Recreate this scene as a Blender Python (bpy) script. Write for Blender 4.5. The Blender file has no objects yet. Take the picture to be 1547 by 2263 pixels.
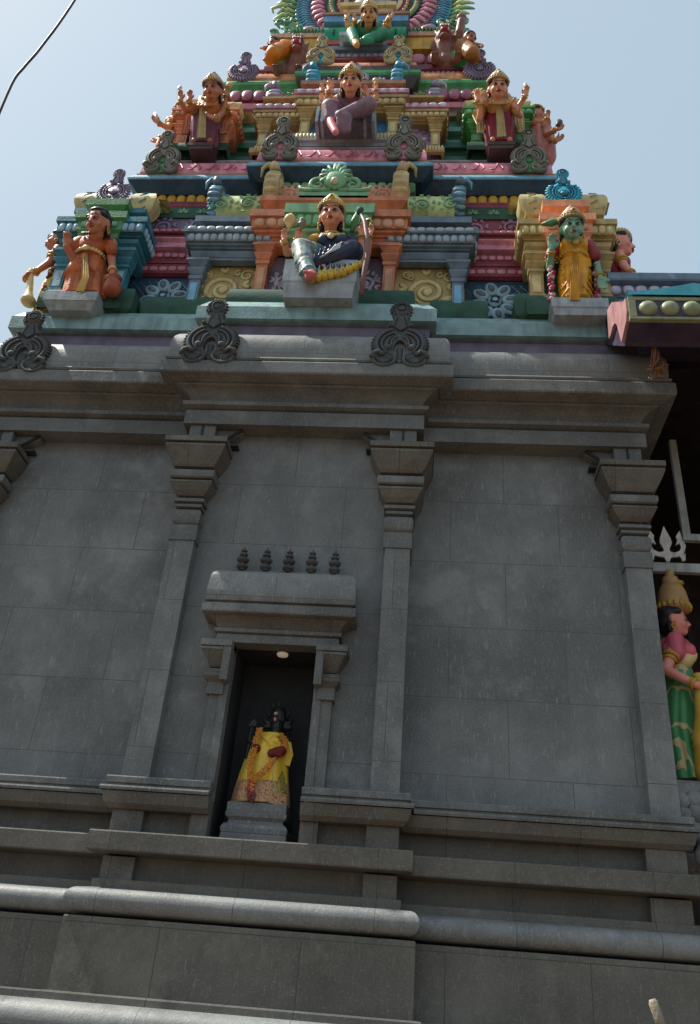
import bpy, math, random
from mathutils import Vector, Matrix
from math import sin, cos, pi, radians
random.seed(11)
SC = bpy.context.scene
COL = SC.collection

# ------------------------------------------------------------------ materials
MATS = {}
def _n(nt, t, **k):
    n = nt.nodes.new(t)
    for a, b in k.items(): setattr(n, a, b)
    return n
def base_mat(name):
    m = bpy.data.materials.new(name); m.use_nodes = True
    nt = m.node_tree; b = nt.nodes['Principled BSDF']
    return m, nt, b
def paint(name, col, rough=.5, var=.22, bump=.15, dirt=.35, spec=.35, scale=1.0):
    """weathered enamel paint on cement: mottled, chipped, streaked"""
    if name in MATS: return MATS[name]
    m, nt, b = base_mat(name); L = nt.links
    tc = _n(nt, 'ShaderNodeTexCoord')
    n1 = _n(nt, 'ShaderNodeTexNoise'); n1.inputs['Scale'].default_value = 5*scale; n1.inputs['Detail'].default_value = 8
    n2 = _n(nt, 'ShaderNodeTexNoise'); n2.inputs['Scale'].default_value = 38*scale; n2.inputs['Detail'].default_value = 5
    mp = _n(nt, 'ShaderNodeMapping'); mp.inputs['Scale'].default_value = (9, 9, .9)
    n3 = _n(nt, 'ShaderNodeTexNoise'); n3.inputs['Scale'].default_value = 1.6; n3.inputs['Detail'].default_value = 6
    L.new(tc.outputs['Object'], n1.inputs['Vector']); L.new(tc.outputs['Object'], n2.inputs['Vector'])
    L.new(tc.outputs['Object'], mp.inputs['Vector']); L.new(mp.outputs['Vector'], n3.inputs['Vector'])
    r = _n(nt, 'ShaderNodeValToRGB'); e = r.color_ramp.elements
    e[0].position = .3; e[0].color = tuple(c*(1-var) for c in col)+(1,)
    e[1].position = .72; e[1].color = tuple(min(1, c*(1+var*.7)+.01) for c in col)+(1,)
    L.new(n1.outputs['Fac'], r.inputs['Fac'])
    # streaky grime
    r3 = _n(nt, 'ShaderNodeMapRange'); r3.inputs['From Min'].default_value = .5; r3.inputs['From Max'].default_value = .78
    r3.inputs['To Max'].default_value = dirt; L.new(n3.outputs['Fac'], r3.inputs['Value'])
    mx = _n(nt, 'ShaderNodeMix', data_type='RGBA'); mx.inputs['B'].default_value = (.075, .068, .06, 1)
    L.new(r3.outputs['Result'], mx.inputs['Factor']); L.new(r.outputs['Color'], mx.inputs['A'])
    # chips
    r4 = _n(nt, 'ShaderNodeMapRange'); r4.inputs['From Min'].default_value = .69; r4.inputs['From Max'].default_value = .73; r4.inputs['To Max'].default_value = .5
    L.new(n2.outputs['Fac'], r4.inputs['Value'])
    m2 = _n(nt, 'ShaderNodeMix', data_type='RGBA'); m2.inputs['B'].default_value = (.33, .31, .28, 1)
    L.new(r4.outputs['Result'], m2.inputs['Factor']); L.new(mx.outputs['Result'], m2.inputs['A'])
    L.new(m2.outputs['Result'], b.inputs['Base Color'])
    b.inputs['Roughness'].default_value = rough; b.inputs['Specular IOR Level'].default_value = spec
    bp = _n(nt, 'ShaderNodeBump'); bp.inputs['Strength'].default_value = bump; bp.inputs['Distance'].default_value = .02
    ad = _n(nt, 'ShaderNodeMath', operation='ADD'); L.new(n1.outputs['Fac'], ad.inputs[0]); L.new(n2.outputs['Fac'], ad.inputs[1])
    L.new(ad.outputs[0], bp.inputs['Height']); L.new(bp.outputs['Normal'], b.inputs['Normal'])
    MATS[name] = m; return m
def stone(name, col, joints=False, rough=.75, rim=(.12, .075, .04)):
    """dark oxide-painted granite plaster: speckle, faint courses, vertical scuffs, brown wash"""
    m, nt, b = base_mat(name); L = nt.links
    tc = _n(nt, 'ShaderNodeTexCoord')
    def noise(s, d, vec=None, sc=None, rgh=.55):
        n = _n(nt, 'ShaderNodeTexNoise'); n.inputs['Scale'].default_value = s; n.inputs['Detail'].default_value = d; n.inputs['Roughness'].default_value = rgh
        if sc:
            mp = _n(nt, 'ShaderNodeMapping'); mp.inputs['Scale'].default_value = sc
            L.new(tc.outputs['Object'], mp.inputs['Vector']); L.new(mp.outputs['Vector'], n.inputs['Vector'])
        else: L.new(tc.outputs['Object'], n.inputs['Vector'])
        return n
    n1 = noise(.9, 7); n2 = noise(70, 4, rgh=.7); n3 = noise(2.2, 8, sc=(5, 5, .7)); n4 = noise(24, 3, sc=(2.5, 1, .35)); n5 = noise(3.1, 9, rgh=.65)
    r = _n(nt, 'ShaderNodeValToRGB'); e = r.color_ramp.elements
    e[0].position = .3; e[0].color = tuple(c*.8 for c in col)+(1,)
    e[1].position = .7; e[1].color = tuple(c*1.2 for c in col)+(1,)
    L.new(n5.outputs['Fac'], r.inputs['Fac'])
    def mix(fac_node, out, lo, hi, amt, colb, A, blend='MIX'):
        mr = _n(nt, 'ShaderNodeMapRange'); mr.inputs['From Min'].default_value = lo; mr.inputs['From Max'].default_value = hi; mr.inputs['To Max'].default_value = amt
        L.new(fac_node.outputs[out], mr.inputs['Value'])
        mx = _n(nt, 'ShaderNodeMix', data_type='RGBA', blend_type=blend); mx.inputs['B'].default_value = tuple(colb)+(1,)
        L.new(mr.outputs['Result'], mx.inputs['Factor']); L.new(A, mx.inputs['A']); return mx.outputs['Result']
    c = r.outputs['Color']
    n6 = noise(.75, 10, rgh=.68, sc=(1.2, 1, .8)); n7 = noise(1.7, 9, rgh=.7)
    c = mix(n6, 'Fac', .42, .6, .75, tuple(x*.5 for x in col), c)      # broad soot and oil patches
    c = mix(n7, 'Fac', .52, .66, .6, tuple(x*1.6 for x in col), c)    # rubbed, chalky areas
    c = mix(n1, 'Fac', .5, .72, .5, rim, c)
    c = mix(n3, 'Fac', .55, .8, .35, tuple(x*.5 for x in col), c)
    c = mix(n2, 'Fac', .54, .78, .8, tuple(x*2.4 for x in col), c)
    c = mix(n4, 'Fac', .6, .72, .5, tuple(x*1.9 for x in col), c)
    hgt = n2.outputs['Fac']
    if joints:
        mp = _n(nt, 'ShaderNodeMapping'); mp.inputs['Rotation'].default_value = (radians(90), 0, 0); mp.inputs['Location'].default_value = (.55, .12, 0)
        L.new(tc.outputs['Object'], mp.inputs['Vector'])
        br = _n(nt, 'ShaderNodeTexBrick'); br.inputs['Scale'].default_value = 1; br.inputs['Mortar Size'].default_value = .005
        br.inputs['Brick Width'].default_value = 1.02; br.inputs['Row Height'].default_value = .66; br.inputs['Mortar Smooth'].default_value = .6
        br.inputs['Color1'].default_value = (.0, .0, .0, 1); br.inputs['Color2'].default_value = (1, 1, 1, 1); br.inputs['Mortar'].default_value = (.5, .5, .5, 1)
        L.new(mp.outputs['Vector'], br.inputs['Vector'])
        mu = _n(nt, 'ShaderNodeMath', operation='MULTIPLY'); L.new(br.outputs['Fac'], mu.inputs[0]); L.new(n7.outputs['Fac'], mu.inputs[1])
        c = mix(mu, 0, .08, .6, .92, tuple(x*.3 for x in col), c)
        c = mix(br, 'Color', 0, 1, .22, tuple(x*1.45 for x in col), c)
    L.new(c, b.inputs['Base Color']); b.inputs['Roughness'].default_value = rough; b.inputs['Specular IOR Level'].default_value = .4
    bp = _n(nt, 'ShaderNodeBump'); bp.inputs['Strength'].default_value = .28; bp.inputs['Distance'].default_value = .008
    L.new(hgt, bp.inputs['Height'])
    bp2 = _n(nt, 'ShaderNodeBump'); bp2.inputs['Strength'].default_value = .35; bp2.inputs['Distance'].default_value = .03
    L.new(n5.outputs['Fac'], bp2.inputs['Height']); L.new(bp.outputs['Normal'], bp2.inputs['Normal'])
    L.new(bp2.outputs['Normal'], b.inputs['Normal'])
    MATS[name] = m; return m
def plain(name, col, rough=.5, metal=0, emit=None):
    if name in MATS: return MATS[name]
    m, nt, b = base_mat(name); L = nt.links
    tc = _n(nt, 'ShaderNodeTexCoord'); n = _n(nt, 'ShaderNodeTexNoise'); n.inputs['Scale'].default_value = 14; n.inputs['Detail'].default_value = 6
    L.new(tc.outputs['Object'], n.inputs['Vector'])
    r = _n(nt, 'ShaderNodeValToRGB'); r.color_ramp.elements[0].color = tuple(c*.75 for c in col)+(1,); r.color_ramp.elements[1].color = tuple(min(1, c*1.2) for c in col)+(1,)
    L.new(n.outputs['Fac'], r.inputs['Fac']); L.new(r.outputs['Color'], b.inputs['Base Color'])
    b.inputs['Roughness'].default_value = rough; b.inputs['Metallic'].default_value = metal
    if emit: b.inputs['Emission Color'].default_value = tuple(emit[:3])+(1,); b.inputs['Emission Strength'].default_value = emit[3]
    MATS[name] = m; return m
def brocade(name, c1, c2, c3, scale=30, thr=.58, rough=.32):
    """shiny printed silk: vine-like woven pattern over a plain ground"""
    m, nt, b = base_mat(name); L = nt.links
    tc = _n(nt, 'ShaderNodeTexCoord')
    n0 = _n(nt, 'ShaderNodeTexNoise'); n0.inputs['Scale'].default_value = 9
    L.new(tc.outputs['Object'], n0.inputs['Vector'])
    w = _n(nt, 'ShaderNodeTexWave'); w.bands_direction = 'DIAGONAL'; w.inputs['Scale'].default_value = scale*.5; w.inputs['Distortion'].default_value = 11; w.inputs['Detail'].default_value = 2; w.inputs['Detail Scale'].default_value = 2.2
    L.new(tc.outputs['Object'], w.inputs['Vector'])
    r = _n(nt, 'ShaderNodeMapRange'); r.inputs['From Min'].default_value = thr; r.inputs['From Max'].default_value = thr+.08
    L.new(w.outputs['Fac'], r.inputs['Value'])
    g = _n(nt, 'ShaderNodeMix', data_type='RGBA'); g.inputs['A'].default_value = tuple(c1)+(1,); g.inputs['B'].default_value = tuple(c3)+(1,); L.new(n0.outputs['Fac'], g.inputs['Factor'])
    mx = _n(nt, 'ShaderNodeMix', data_type='RGBA'); mx.inputs['B'].default_value = tuple(c2)+(1,)
    L.new(r.outputs['Result'], mx.inputs['Factor']); L.new(g.outputs['Result'], mx.inputs['A']); L.new(mx.outputs['Result'], b.inputs['Base Color'])
    b.inputs['Roughness'].default_value = rough; b.inputs['Sheen Weight'].default_value = .3
    bp = _n(nt, 'ShaderNodeBump'); bp.inputs['Strength'].default_value = .4; bp.inputs['Distance'].default_value = .01
    L.new(n0.outputs['Fac'], bp.inputs['Height']); L.new(bp.outputs['Normal'], b.inputs['Normal'])
    MATS[name] = m; return m

# ------------------------------------------------------------------ objects
def tag(o, label=None, cat=None, group=None, kind=None):
    if label: o['label'] = label
    if cat: o['category'] = cat
    if group: o['group'] = group
    if kind: o['kind'] = kind
    return o
def empty(name, loc=(0, 0, 0), parent=None, rz=0):
    o = bpy.data.objects.new(name, None); COL.objects.link(o)
    o.location = loc; o.rotation_euler = (0, 0, rz); o.parent = parent
    o.empty_display_size = .2
    return o
class MB:
    def __init__(s): s.v = []; s.f = []; s.mi = []; s.sm = []; s.mats = []
    def m(s, mat):
        if mat not in s.mats: s.mats.append(mat)
        return s.mats.index(mat)
    def add(s, vs, fs, mat, smooth=False):
        o = len(s.v); s.v += [tuple(p) for p in vs]; k = s.m(mat)
        for f in fs: s.f.append(tuple(i+o for i in f)); s.mi.append(k); s.sm.append(smooth)
    def box(s, x0, x1, y0, y1, z0, z1, mat, bev=.0):
        b = min(bev, (x1-x0)*.3, (z1-z0)*.3, (y1-y0)*.3)
        if b <= 0:
            s.add([(x, y, z) for x in (x0, x1) for y in (y0, y1) for z in (z0, z1)],
              [(0, 1, 3, 2), (4, 6, 7, 5), (0, 4, 5, 1), (2, 3, 7, 6), (0, 2, 6, 4), (1, 5, 7, 3)], mat)
        else:
            s.sweep([(x0+b, y1), (x0+b, y0+b), (x1-b, y0+b), (x1-b, y1)], [(-.5*b, z0), (0, z0), (b, z0+b), (b, z1-b), (0, z1), (-.5*b, z1)], mat, caps=True, lid=True)
    def sweep(s, path, prof, mat, smooth=False, caps=False, lid=False):
        """prof = [(offset outward, z)], path = plan polyline, outward to its right-hand (front) side; mitred corners"""
        n = len(path); mit = []
        for i in range(n):
            def nrm(a, b):
                dx, dy = b[0]-a[0], b[1]-a[1]; l = math.hypot(dx, dy); return (dy/l, -dx/l)
            ns = []
            if i > 0: ns.append(nrm(path[i-1], path[i]))
            if i < n-1: ns.append(nrm(path[i], path[i+1]))
            if len(ns) == 1: mit.append(ns[0])
            else:
                a, b = ns; d = 1+a[0]*b[0]+a[1]*b[1]; mit.append(((a[0]+b[0])/d, (a[1]+b[1])/d))
        k = len(prof); vs = []
        for (x, y), (mx, my) in zip(path, mit):
            for o, z in prof: vs.append((x+mx*o, y+my*o, z))
        if smooth and n > 2 and not lid:      # keep plan corners crisp: every run gets its own vertices
            v2 = []; fs = []
            for i in range(n-1):
                o_ = len(v2); v2 += vs[i*k:(i+2)*k]; fs += [(o_+j, o_+k+j, o_+k+j+1, o_+j+1) for j in range(k-1)]
            s.add(v2, fs, mat, True)
            if caps: s.add(vs[:k]+vs[-k:], [tuple(range(k))[::-1], tuple(range(k, 2*k))], mat)
            return
        fs = [(i*k+j, (i+1)*k+j, (i+1)*k+j+1, i*k+j+1) for i in range(n-1) for j in range(k-1)]
        if caps: fs += [tuple(range(k))[::-1], tuple((n-1)*k+j for j in range(k))]
        if lid: fs += [tuple(i*k+k-1 for i in range(n)), tuple(i*k for i in range(n))[::-1]]
        s.add(vs, fs, mat, smooth)
    def prism(s, pts, y0, y1, mat, axis='y', bev=0):
        """closed outline in XZ (or YZ when axis x) extruded"""
        n = len(pts)
        P = (lambda a, d, c: (a, d, c)) if axis == 'y' else (lambda a, d, c: (d, a, c))
        rings = [(0, y0), (0, y1)]
        if bev:
            cx = sum(p[0] for p in pts)/n; cz = sum(p[1] for p in pts)/n
            def sh(p): dx, dz = cx-p[0], cz-p[1]; l = math.hypot(dx, dz) or 1; return (p[0]+dx/l*bev, p[1]+dz/l*bev)
            q = [sh(p) for p in pts]
            vs = [P(a, y0, c) for a, c in q]+[P(a, y0+bev, c) for a, c in pts]+[P(a, y1, c) for a, c in pts]; R = 3
        else: vs = [P(a, y0, c) for a, c in pts]+[P(a, y1, c) for a, c in pts]; R = 2
        fs = [tuple(range(n)), tuple(range((R-1)*n, R*n))[::-1]]
        for r in range(R-1): fs += [(r*n+i, r*n+(i+1) % n, (r+1)*n+(i+1) % n, (r+1)*n+i) for i in range(n)]
        s.add(vs, fs, mat)
    def ell(s, c, r, mat, M=None, n=10, k=6, zmin=-1):
        vs = []; fs = []
        for j in range(k+1):
            t = -pi/2+pi*j/k
            for i in range(n):
                a = 2*pi*i/n; p = Vector((r[0]*cos(t)*cos(a), r[1]*cos(t)*sin(a), r[2]*sin(t)))
                if M: p = M @ p
                vs.append((c[0]+p.x, c[1]+p.y, c[2]+p.z))
        for j in range(k):
            for i in range(n): fs.append((j*n+i, j*n+(i+1) % n, (j+1)*n+(i+1) % n, (j+1)*n+i))
        s.add(vs, fs, mat, True)
    def tube(s, pts, rad, mat, n=8, flat=1, cap=True):
        """tube through points; rad number or list; flat squeezes it along y"""
        P = [Vector(p) for p in pts]; m = len(P)
        R = rad if isinstance(rad, (list, tuple)) else [rad]*m
        vs = []; up = Vector((0, 1, 0))
        for i in range(m):
            t = (P[min(i+1, m-1)]-P[max(i-1, 0)]).normalized()
            u = up if abs(t.dot(up)) < .95 else Vector((1, 0, 0))
            a = t.cross(u).normalized(); b = a.cross(t).normalized()
            for j in range(n):
                th = 2*pi*j/n; d = a*cos(th)*R[i]+b*sin(th)*R[i]*(flat if u is up else 1)
                vs.append(P[i]+d)
        fs = [(i*n+j, i*n+(j+1) % n, (i+1)*n+(j+1) % n, (i+1)*n+j) for i in range(m-1) for j in range(n)]
        if cap: fs += [tuple(range(n))[::-1], tuple((m-1)*n+j for j in range(n))]
        s.add(vs, fs, mat, True)
    def cap(s, p0, r0, p1, r1, mat, n=10):
        """tapered capsule"""
        a, b = Vector(p0), Vector(p1); d = b-a; l = d.length
        if l < 1e-5: s.ell(a, (r0,)*3, mat); return
        t = d/l; pts = []; rs = []
        for k in range(4): th = -pi/2+k*pi/8; pts.append(a+t*r0*sin(th)); rs.append(max(r0*cos(th), r0*.03))
        pts += [a, b]; rs += [r0, r1]
        for k in range(1, 5): th = k*pi/8; pts.append(b+t*r1*sin(th)); rs.append(max(r1*cos(th), r1*.03))
        u = Vector((0, 1, 0)) if abs(t.y) < .9 else Vector((1, 0, 0))
        x = t.cross(u).normalized(); y = x.cross(t).normalized(); vs = []; m = len(pts)
        for p, r in zip(pts, rs):
            for j in range(n): th = 2*pi*j/n; vs.append(p+(x*cos(th)+y*sin(th))*r)
        fs = [(i*n+j, i*n+(j+1) % n, (i+1)*n+(j+1) % n, (i+1)*n+j) for i in range(m-1) for j in range(n)]
        fs += [tuple(range(n))[::-1], tuple((m-1)*n+j for j in range(n))]
        s.add(vs, fs, mat, True)
    def lathe(s, c, prof, mat, n=14, smooth=True, sy=1, M=None):
        vs = []; k = len(prof)
        for r, z in prof:
            for i in range(n):
                p = Vector((r*cos(2*pi*i/n), r*sy*sin(2*pi*i/n), z))
                if M: p = M @ p
                vs.append((c[0]+p.x, c[1]+p.y, c[2]+p.z))
        fs = [(j*n+i, j*n+(i+1) % n, (j+1)*n+(i+1) % n, (j+1)*n+i) for j in range(k-1) for i in range(n)]
        fs += [tuple(range(n))[::-1], tuple((k-1)*n+i for i in range(n))]
        s.add(vs, fs, mat, smooth)
    def xf(s, M):
        s.v = [tuple(M @ Vector(p)) for p in s.v]; return s
    def build(s, name, parent=None, loc=None, mats=None):
        me = bpy.data.meshes.new(name); me.from_pydata(s.v, [], s.f)
        for mt in s.mats: me.materials.append(mt)
        me.polygons.foreach_set('material_index', s.mi); me.polygons.foreach_set('use_smooth', s.sm); me.update()
        o = bpy.data.objects.new(name, me); COL.objects.link(o); o.parent = parent
        if loc: o.location = loc
        return o
def remesh(o, vox, smooth=3, fac=.5):
    m = o.modifiers.new('r', 'REMESH'); m.mode = 'VOXEL'; m.voxel_size = vox; m.use_smooth_shade = True
    sm = o.modifiers.new('s', 'SMOOTH'); sm.iterations = smooth; sm.factor = fac
    dg = bpy.context.evaluated_depsgraph_get(); dg.update()
    me = bpy.data.meshes.new_from_object(o.evaluated_get(dg)); o.modifiers.clear()
    old = o.data; mats = [x for x in old.materials]; o.data = me
    if len(me.materials) == 0:
        for x in mats: me.materials.append(x)
    bpy.data.meshes.remove(old)
    return o
def arc(cx, cz, r, a0, a1, n, y=0):
    return [(cx+r*cos(radians(a0+(a1-a0)*i/n)), y, cz+r*sin(radians(a0+(a1-a0)*i/n))) for i in range(n+1)]
def spiral(cx, cz, r0, r1, a0, turns, n, y):
    return [(cx+(r0+(r1-r0)*i/n)*cos(a0+turns*2*pi*i/n), y, cz+(r0+(r1-r0)*i/n)*sin(a0+turns*2*pi*i/n)) for i in range(n+1)]

# ornament helpers: relief that belongs to its part's own mesh
def petals(mb, x0, x1, y, z, h, mat, w=None, d=.03, up=False, axis='x'):
    """row of touching rounded lotus petals"""
    w = w or h*.8; n = max(1, round(abs(x1-x0)/w)); st = (x1-x0)/n; N, K = 10, 6
    sg = lambda v, e: math.copysign(abs(v)**e, v)
    for i in range(n):
        c = x0+st*(i+.5)+random.uniform(-.03, .03)*st; jz = random.uniform(-.03, .03)*h; rx, rz = abs(st)*.475, h*.5*random.uniform(.94, 1.03); vs = []
        for j in range(K+1):
            t = -pi/2+pi*j/K
            for k in range(N):
                a = 2*pi*k/N; u = rx*sg(cos(t), .55)*sg(cos(a), .8); v = d*sg(cos(t), .7)*sin(a); q = rz*sg(sin(t), .75)
                vs.append((c+u, y+v, z+jz+q) if axis == 'x' else (y+v, c+u, z+jz+q))
        mb.add(vs, [(j*N+k, j*N+(k+1) % N, (j+1)*N+(k+1) % N, (j+1)*N+k) for j in range(K) for k in range(N)], mat, True)
def scrolls(mb, x0, x1, z0, z1, y, mat, n=None, r=.018, flat=.6):
    """raised vine scrolls: a main volute, side shoots and curled leaves"""
    h = z1-z0; n = n or max(1, round((x1-x0)/(h*1.05))); st = (x1-x0)/n
    for i in range(n):
        cx = x0+st*(i+.5); cz = (z0+z1)/2; R_ = min(h, st)*.33; s = 1 if i % 2 else -1
        pts = spiral(cx, cz+.04*h*s, R_, R_*.15, pi/2*(1-s)+.6, 1.7*s, 24, y)
        mb.tube(pts, [r*(1.2-.6*k/24) for k in range(25)], mat, n=5, flat=flat)
        mb.ell((cx, y, cz+.04*h*s), (r*1.7, r*flat, r*1.7), mat, n=6, k=4)
        for k in range(9):
            a = .3+k*2*pi/9; rr = R_*1.28; px, pz = cx+min(st*.5, rr)*cos(a)*1.05, cz+min(h*.48, rr*1.1)*sin(a)
            if k % 2: mb.tube(spiral(px, pz, R_*.26, R_*.05, a, 1.1*(1 if k % 4 == 1 else -1), 9, y), [r*(.75-.04*q) for q in range(10)], mat, n=4, flat=flat)
            else: mb.ell((px, y, pz), (r*2.1, r*flat, r*.9), mat, M=Matrix.Rotation(-a-.7, 3, 'Y'), n=6, k=4); mb.ell((px+r*1.2*sin(a), y, pz-r*1.6*cos(a)), (r*1.7, r*flat, r*.8), mat, M=Matrix.Rotation(-a+.5, 3, 'Y'), n=6, k=4)
def kudu(name, x, y, z, w, h, rim, fill, parent, lean=.0, knob=None, label=None, round_=False):
    """horseshoe ornament: toothed plate with engraved curves, two hooked ribbed feet, neck and lotus-bud finial. z = foot, y = back face"""
    mb = MB(); s = w/2; v = h/2.7; t = .13*s+.02; yf = y-t; dk = DK(rim); knob = knob or rim; r = .05*s
    def pt(a, b, dy=0): return (x+a*s, yf-dy, z+b*v)
    def ear(rx, rz, a0, a1, n, dy=.0, c=.95): return [pt(rx*cos(radians(a0+(a1-a0)*i/n)), c+rz*sin(radians(a0+(a1-a0)*i/n)), dy) for i in range(n+1)]
    def strip(O, I, y0, y1, mat):
        K = len(O); vs = [(a, y0, b) for a, _, b in O]+[(a, y0, b) for a, _, b in I]+[(a, y1, b) for a, _, b in O]+[(a, y1, b) for a, _, b in I]; fs = []
        for i in range(K-1): fs += [(i, i+1, K+i+1, K+i), (i+1, i, 2*K+i, 2*K+i+1), (K+i, K+i+1, 3*K+i+1, 3*K+i)]
        fs += [(0, K, 3*K, 2*K), (K-1, 3*K-1, 4*K-1, 2*K-1)]; mb.add(vs, fs, mat)
    if round_:
        mb.lathe((x, y, z+.85*v), [(0, 0), (s*.78, 0), (s*.82, t*.5), (s*.78, t), (0, t*1.02)], rim, n=36, M=Matrix.Rotation(radians(90), 3, 'X') @ Matrix.Diagonal((1, v/s*.98, 1)))
        for k in range(22):
            a = radians(-220+260*k/21); mb.tube([pt(.72*cos(a), .85+.72*sin(a), .004), pt(.98*cos(a+.06), .85+.98*sin(a+.06), -t*.4)], [r*1.7, r*1.1], rim, n=6)
            a += radians(6); mb.tube([pt(.7*cos(a), .85+.7*sin(a), .004), pt(.84*cos(a), .85+.84*sin(a), .002)], r*.35, dk, n=4)
        for q, R_ in ((-1, .6), (1, .6), (-1, .45), (1, .45)):
            mb.tube([pt(q*R_*cos(radians(a)), .85+R_*sin(radians(a)), .006) for a in range(-90, 75, 15)]+[pt(q*.12, .85+R_*.95, .01)], r*.9, rim, n=6)
            mb.tube([pt(q*(R_-.07)*cos(radians(a)), .85+(R_-.07)*sin(radians(a)), .008) for a in range(-90, 75, 15)], r*.35, dk, n=4)
        mb.ell(pt(0, .78, .0), (s*.2, t*.7, v*.17), fill or rim, n=12, k=8); mb.tube([pt(.24*cos(a), .78+.22*sin(a), .01) for a in [k*pi/8 for k in range(17)]], r*.4, dk, n=4)
        for q in (-1, 1): mb.tube(spiral(x+q*s*.2, z+1.5*v, .14*s, .03*s, 0, q*1.2, 10, yf-.008), r*.8, rim, n=5)
    else:
        O = ear(.8, .7, -48, 228, 26); I = ear(.2, .42, -75, 255, 26, c=.66)
        strip(O, I, yf, y, rim)
        for k in range(25):
            a = radians(-22+224*k/24); mb.ell(pt(.82*cos(a), .95+.72*sin(a), -t*.45), (r*.8, t*.5, r*1.5), rim, M=Matrix.Rotation(-a+pi/2, 3, 'Y'), n=6, k=4)
        for q in (-1, 1):
            g = lambda a0, a1, rx, rz: [pt(q*rx*cos(radians(a0+(a1-a0)*i/12)), .93+rz*sin(radians(a0+(a1-a0)*i/12)), .003) for i in range(13)]
            mb.tube(g(-50, 62, .62, .53), r*.42, dk, n=4); mb.tube(g(-42, 72, .5, .42), r*.42, dk, n=4)
            mb.tube(g(-50, 66, .56, .475), r*.95, rim, n=6); mb.tube(g(-50, 70, .71, .61), r*1.1, rim, n=6)
            mb.tube(g(-20, 72, .27, .30), r*.9, rim, n=6); mb.tube(g(-10, 72, .34, .35), r*.4, dk, n=4)
            mb.ell(pt(q*.36, .76, .0), (s*.13, t*.55, v*.12), rim, n=10, k=6)
            fx, fz = q*.46, .31     # hooked foot
            mb.lathe(pt(fx, fz, -t), [(0, 0), (s*.38, 0), (s*.40, t*.7), (s*.37, t*1.15), (s*.3, t*1.2), (s*.27, t*.95), (0, t*.95)], rim, n=24, M=Matrix.Rotation(radians(90), 3, 'X') @ Matrix.Diagonal((1, v/s*.8, 1)))
            mb.tube([pt(fx+.26*cos(radians(a)), fz+.22*sin(radians(a)), .0) for a in range(170, 375, 15)], r*.4, dk, n=4)
            for k in range(9): a = radians(190+20*k); mb.tube([pt(fx+.13*cos(a), fz+.10*sin(a), .0), pt(fx+.24*cos(a), fz+.2*sin(a), .0)], r*.4, knob, n=5)
            mb.tube([pt(fx+q*.37, fz+.02, .01), pt(fx+q*.33, fz+.2, .014), pt(fx+q*.16, fz+.24, .02), pt(fx+q*.06, fz+.1, .014)], [r*1.6, r*1.5, r*1.4, r*.8], rim, n=7)
        if fill:
            mb.box(x-.2*s, x+.2*s, y-t*.4, y, z+.02, z+1.05*v, fill); mb.ell(pt(0, .72, -t*.6), (s*.12, t*.4, v*.1), fill)
        else: mb.cap(pt(0, .2, -t*1.1), .1*s, pt(0, .8, -t*1.0), .12*s, rim, 10)
    # spade neck, bud with ring and spiky rim
    n0 = [(0, 1.42), (.2, 1.56), (.32, 1.72), (.26, 1.84), (.21, 1.95), (.27, 2.12), (-.27, 2.12), (-.21, 1.95), (-.26, 1.84), (-.32, 1.72), (-.2, 1.56)]
    mb.prism([(x+a*s, z+b*v) for a, b in n0], yf-.012, y, knob, bev=.006)
    for q in (-1, 1):
        mb.tube([pt(q*.02, 1.44, .016), pt(q*.2, 1.6, .016), pt(q*.17, 1.78, .016), pt(q*.1, 2.0, .016)], r*.4, dk, n=4)
        mb.ell(pt(q*.33, 1.66, 0), (s*.075, t*.6, v*.07), knob, n=8, k=5)
    mb.ell(pt(0, 2.34, -t*.35), (s*.31, t*.95, v*.33), knob, n=16, k=10)
    mb.tube([pt(.14*cos(a), 2.38+.14*sin(a), t*.55) for a in [k*pi/8 for k in range(17)]], r*.5, dk, n=5)
    for k in range(13):
        a = radians(-35+250*k/12); mb.tube([pt(.24*cos(a), 2.34+.25*sin(a), t*.2), pt(.33*cos(a), 2.34+.35*sin(a), 0), pt(.37*cos(a+.12), 2.34+.4*sin(a+.12), -t*.3)], [r*1.3, r*.9, r*.2], knob, n=6)
    mb.v = [(a, b-lean*max(0, c-z), c) for a, b, c in mb.v]
    return mb.build(name, parent)
DKM = {}
def DK(mat):
    if mat.name not in DKM:
        DKM[mat.name] = plain('groove_'+mat.name, (.02, .02, .02), .8)
    return DKM[mat.name]
# ------------------------------------------------------------------ camera, light, sky
CAMX = 1.238
R = ((0.9956238339149371, 0.05678022632906703, 0.07422389937574898), (0.03441668231813997, 0.5156388307756876, -0.8561145298232555), (-0.08688310145669076, 0.8549225708181424, 0.5114281226007861))
cam = bpy.data.cameras.new('camera'); cob = bpy.data.objects.new('camera', cam); COL.objects.link(cob)
cob.matrix_world = Matrix(((R[0][0], -R[1][0], -R[2][0], CAMX), (R[0][1], -R[1][1], -R[2][1], -7.0), (R[0][2], -R[1][2], -R[2][2], 1.6), (0, 0, 0, 1)))
cam.sensor_fit = 'VERTICAL'; cam.sensor_height = 24; cam.lens = 24*1900/2263; cam.clip_end = 2000; cam.clip_start = .05
SC.camera = cob
SUN = Vector((-.6, -.022, 1)).normalized()
sl = bpy.data.lights.new('sun', 'SUN'); sl.energy = 5.0; sl.angle = radians(.53); sl.color = (1, .95, .86)
so = bpy.data.objects.new('sun', sl); COL.objects.link(so); so.rotation_euler = SUN.to_track_quat('Z', 'Y').to_euler()
w = bpy.data.worlds.new('World'); SC.world = w; w.use_nodes = True; nt = w.node_tree
sk = nt.nodes.new('ShaderNodeTexSky'); sk.sky_type = 'NISHITA'; sk.sun_disc = False
sk.sun_elevation = math.asin(SUN.z); sk.sun_rotation = math.atan2(SUN.x, SUN.y)
sk.air_density = 1.3; sk.dust_density = 4.5; sk.ozone_density = 1.0; sk.altitude = 0
bg = nt.nodes['Background']; 
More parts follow.
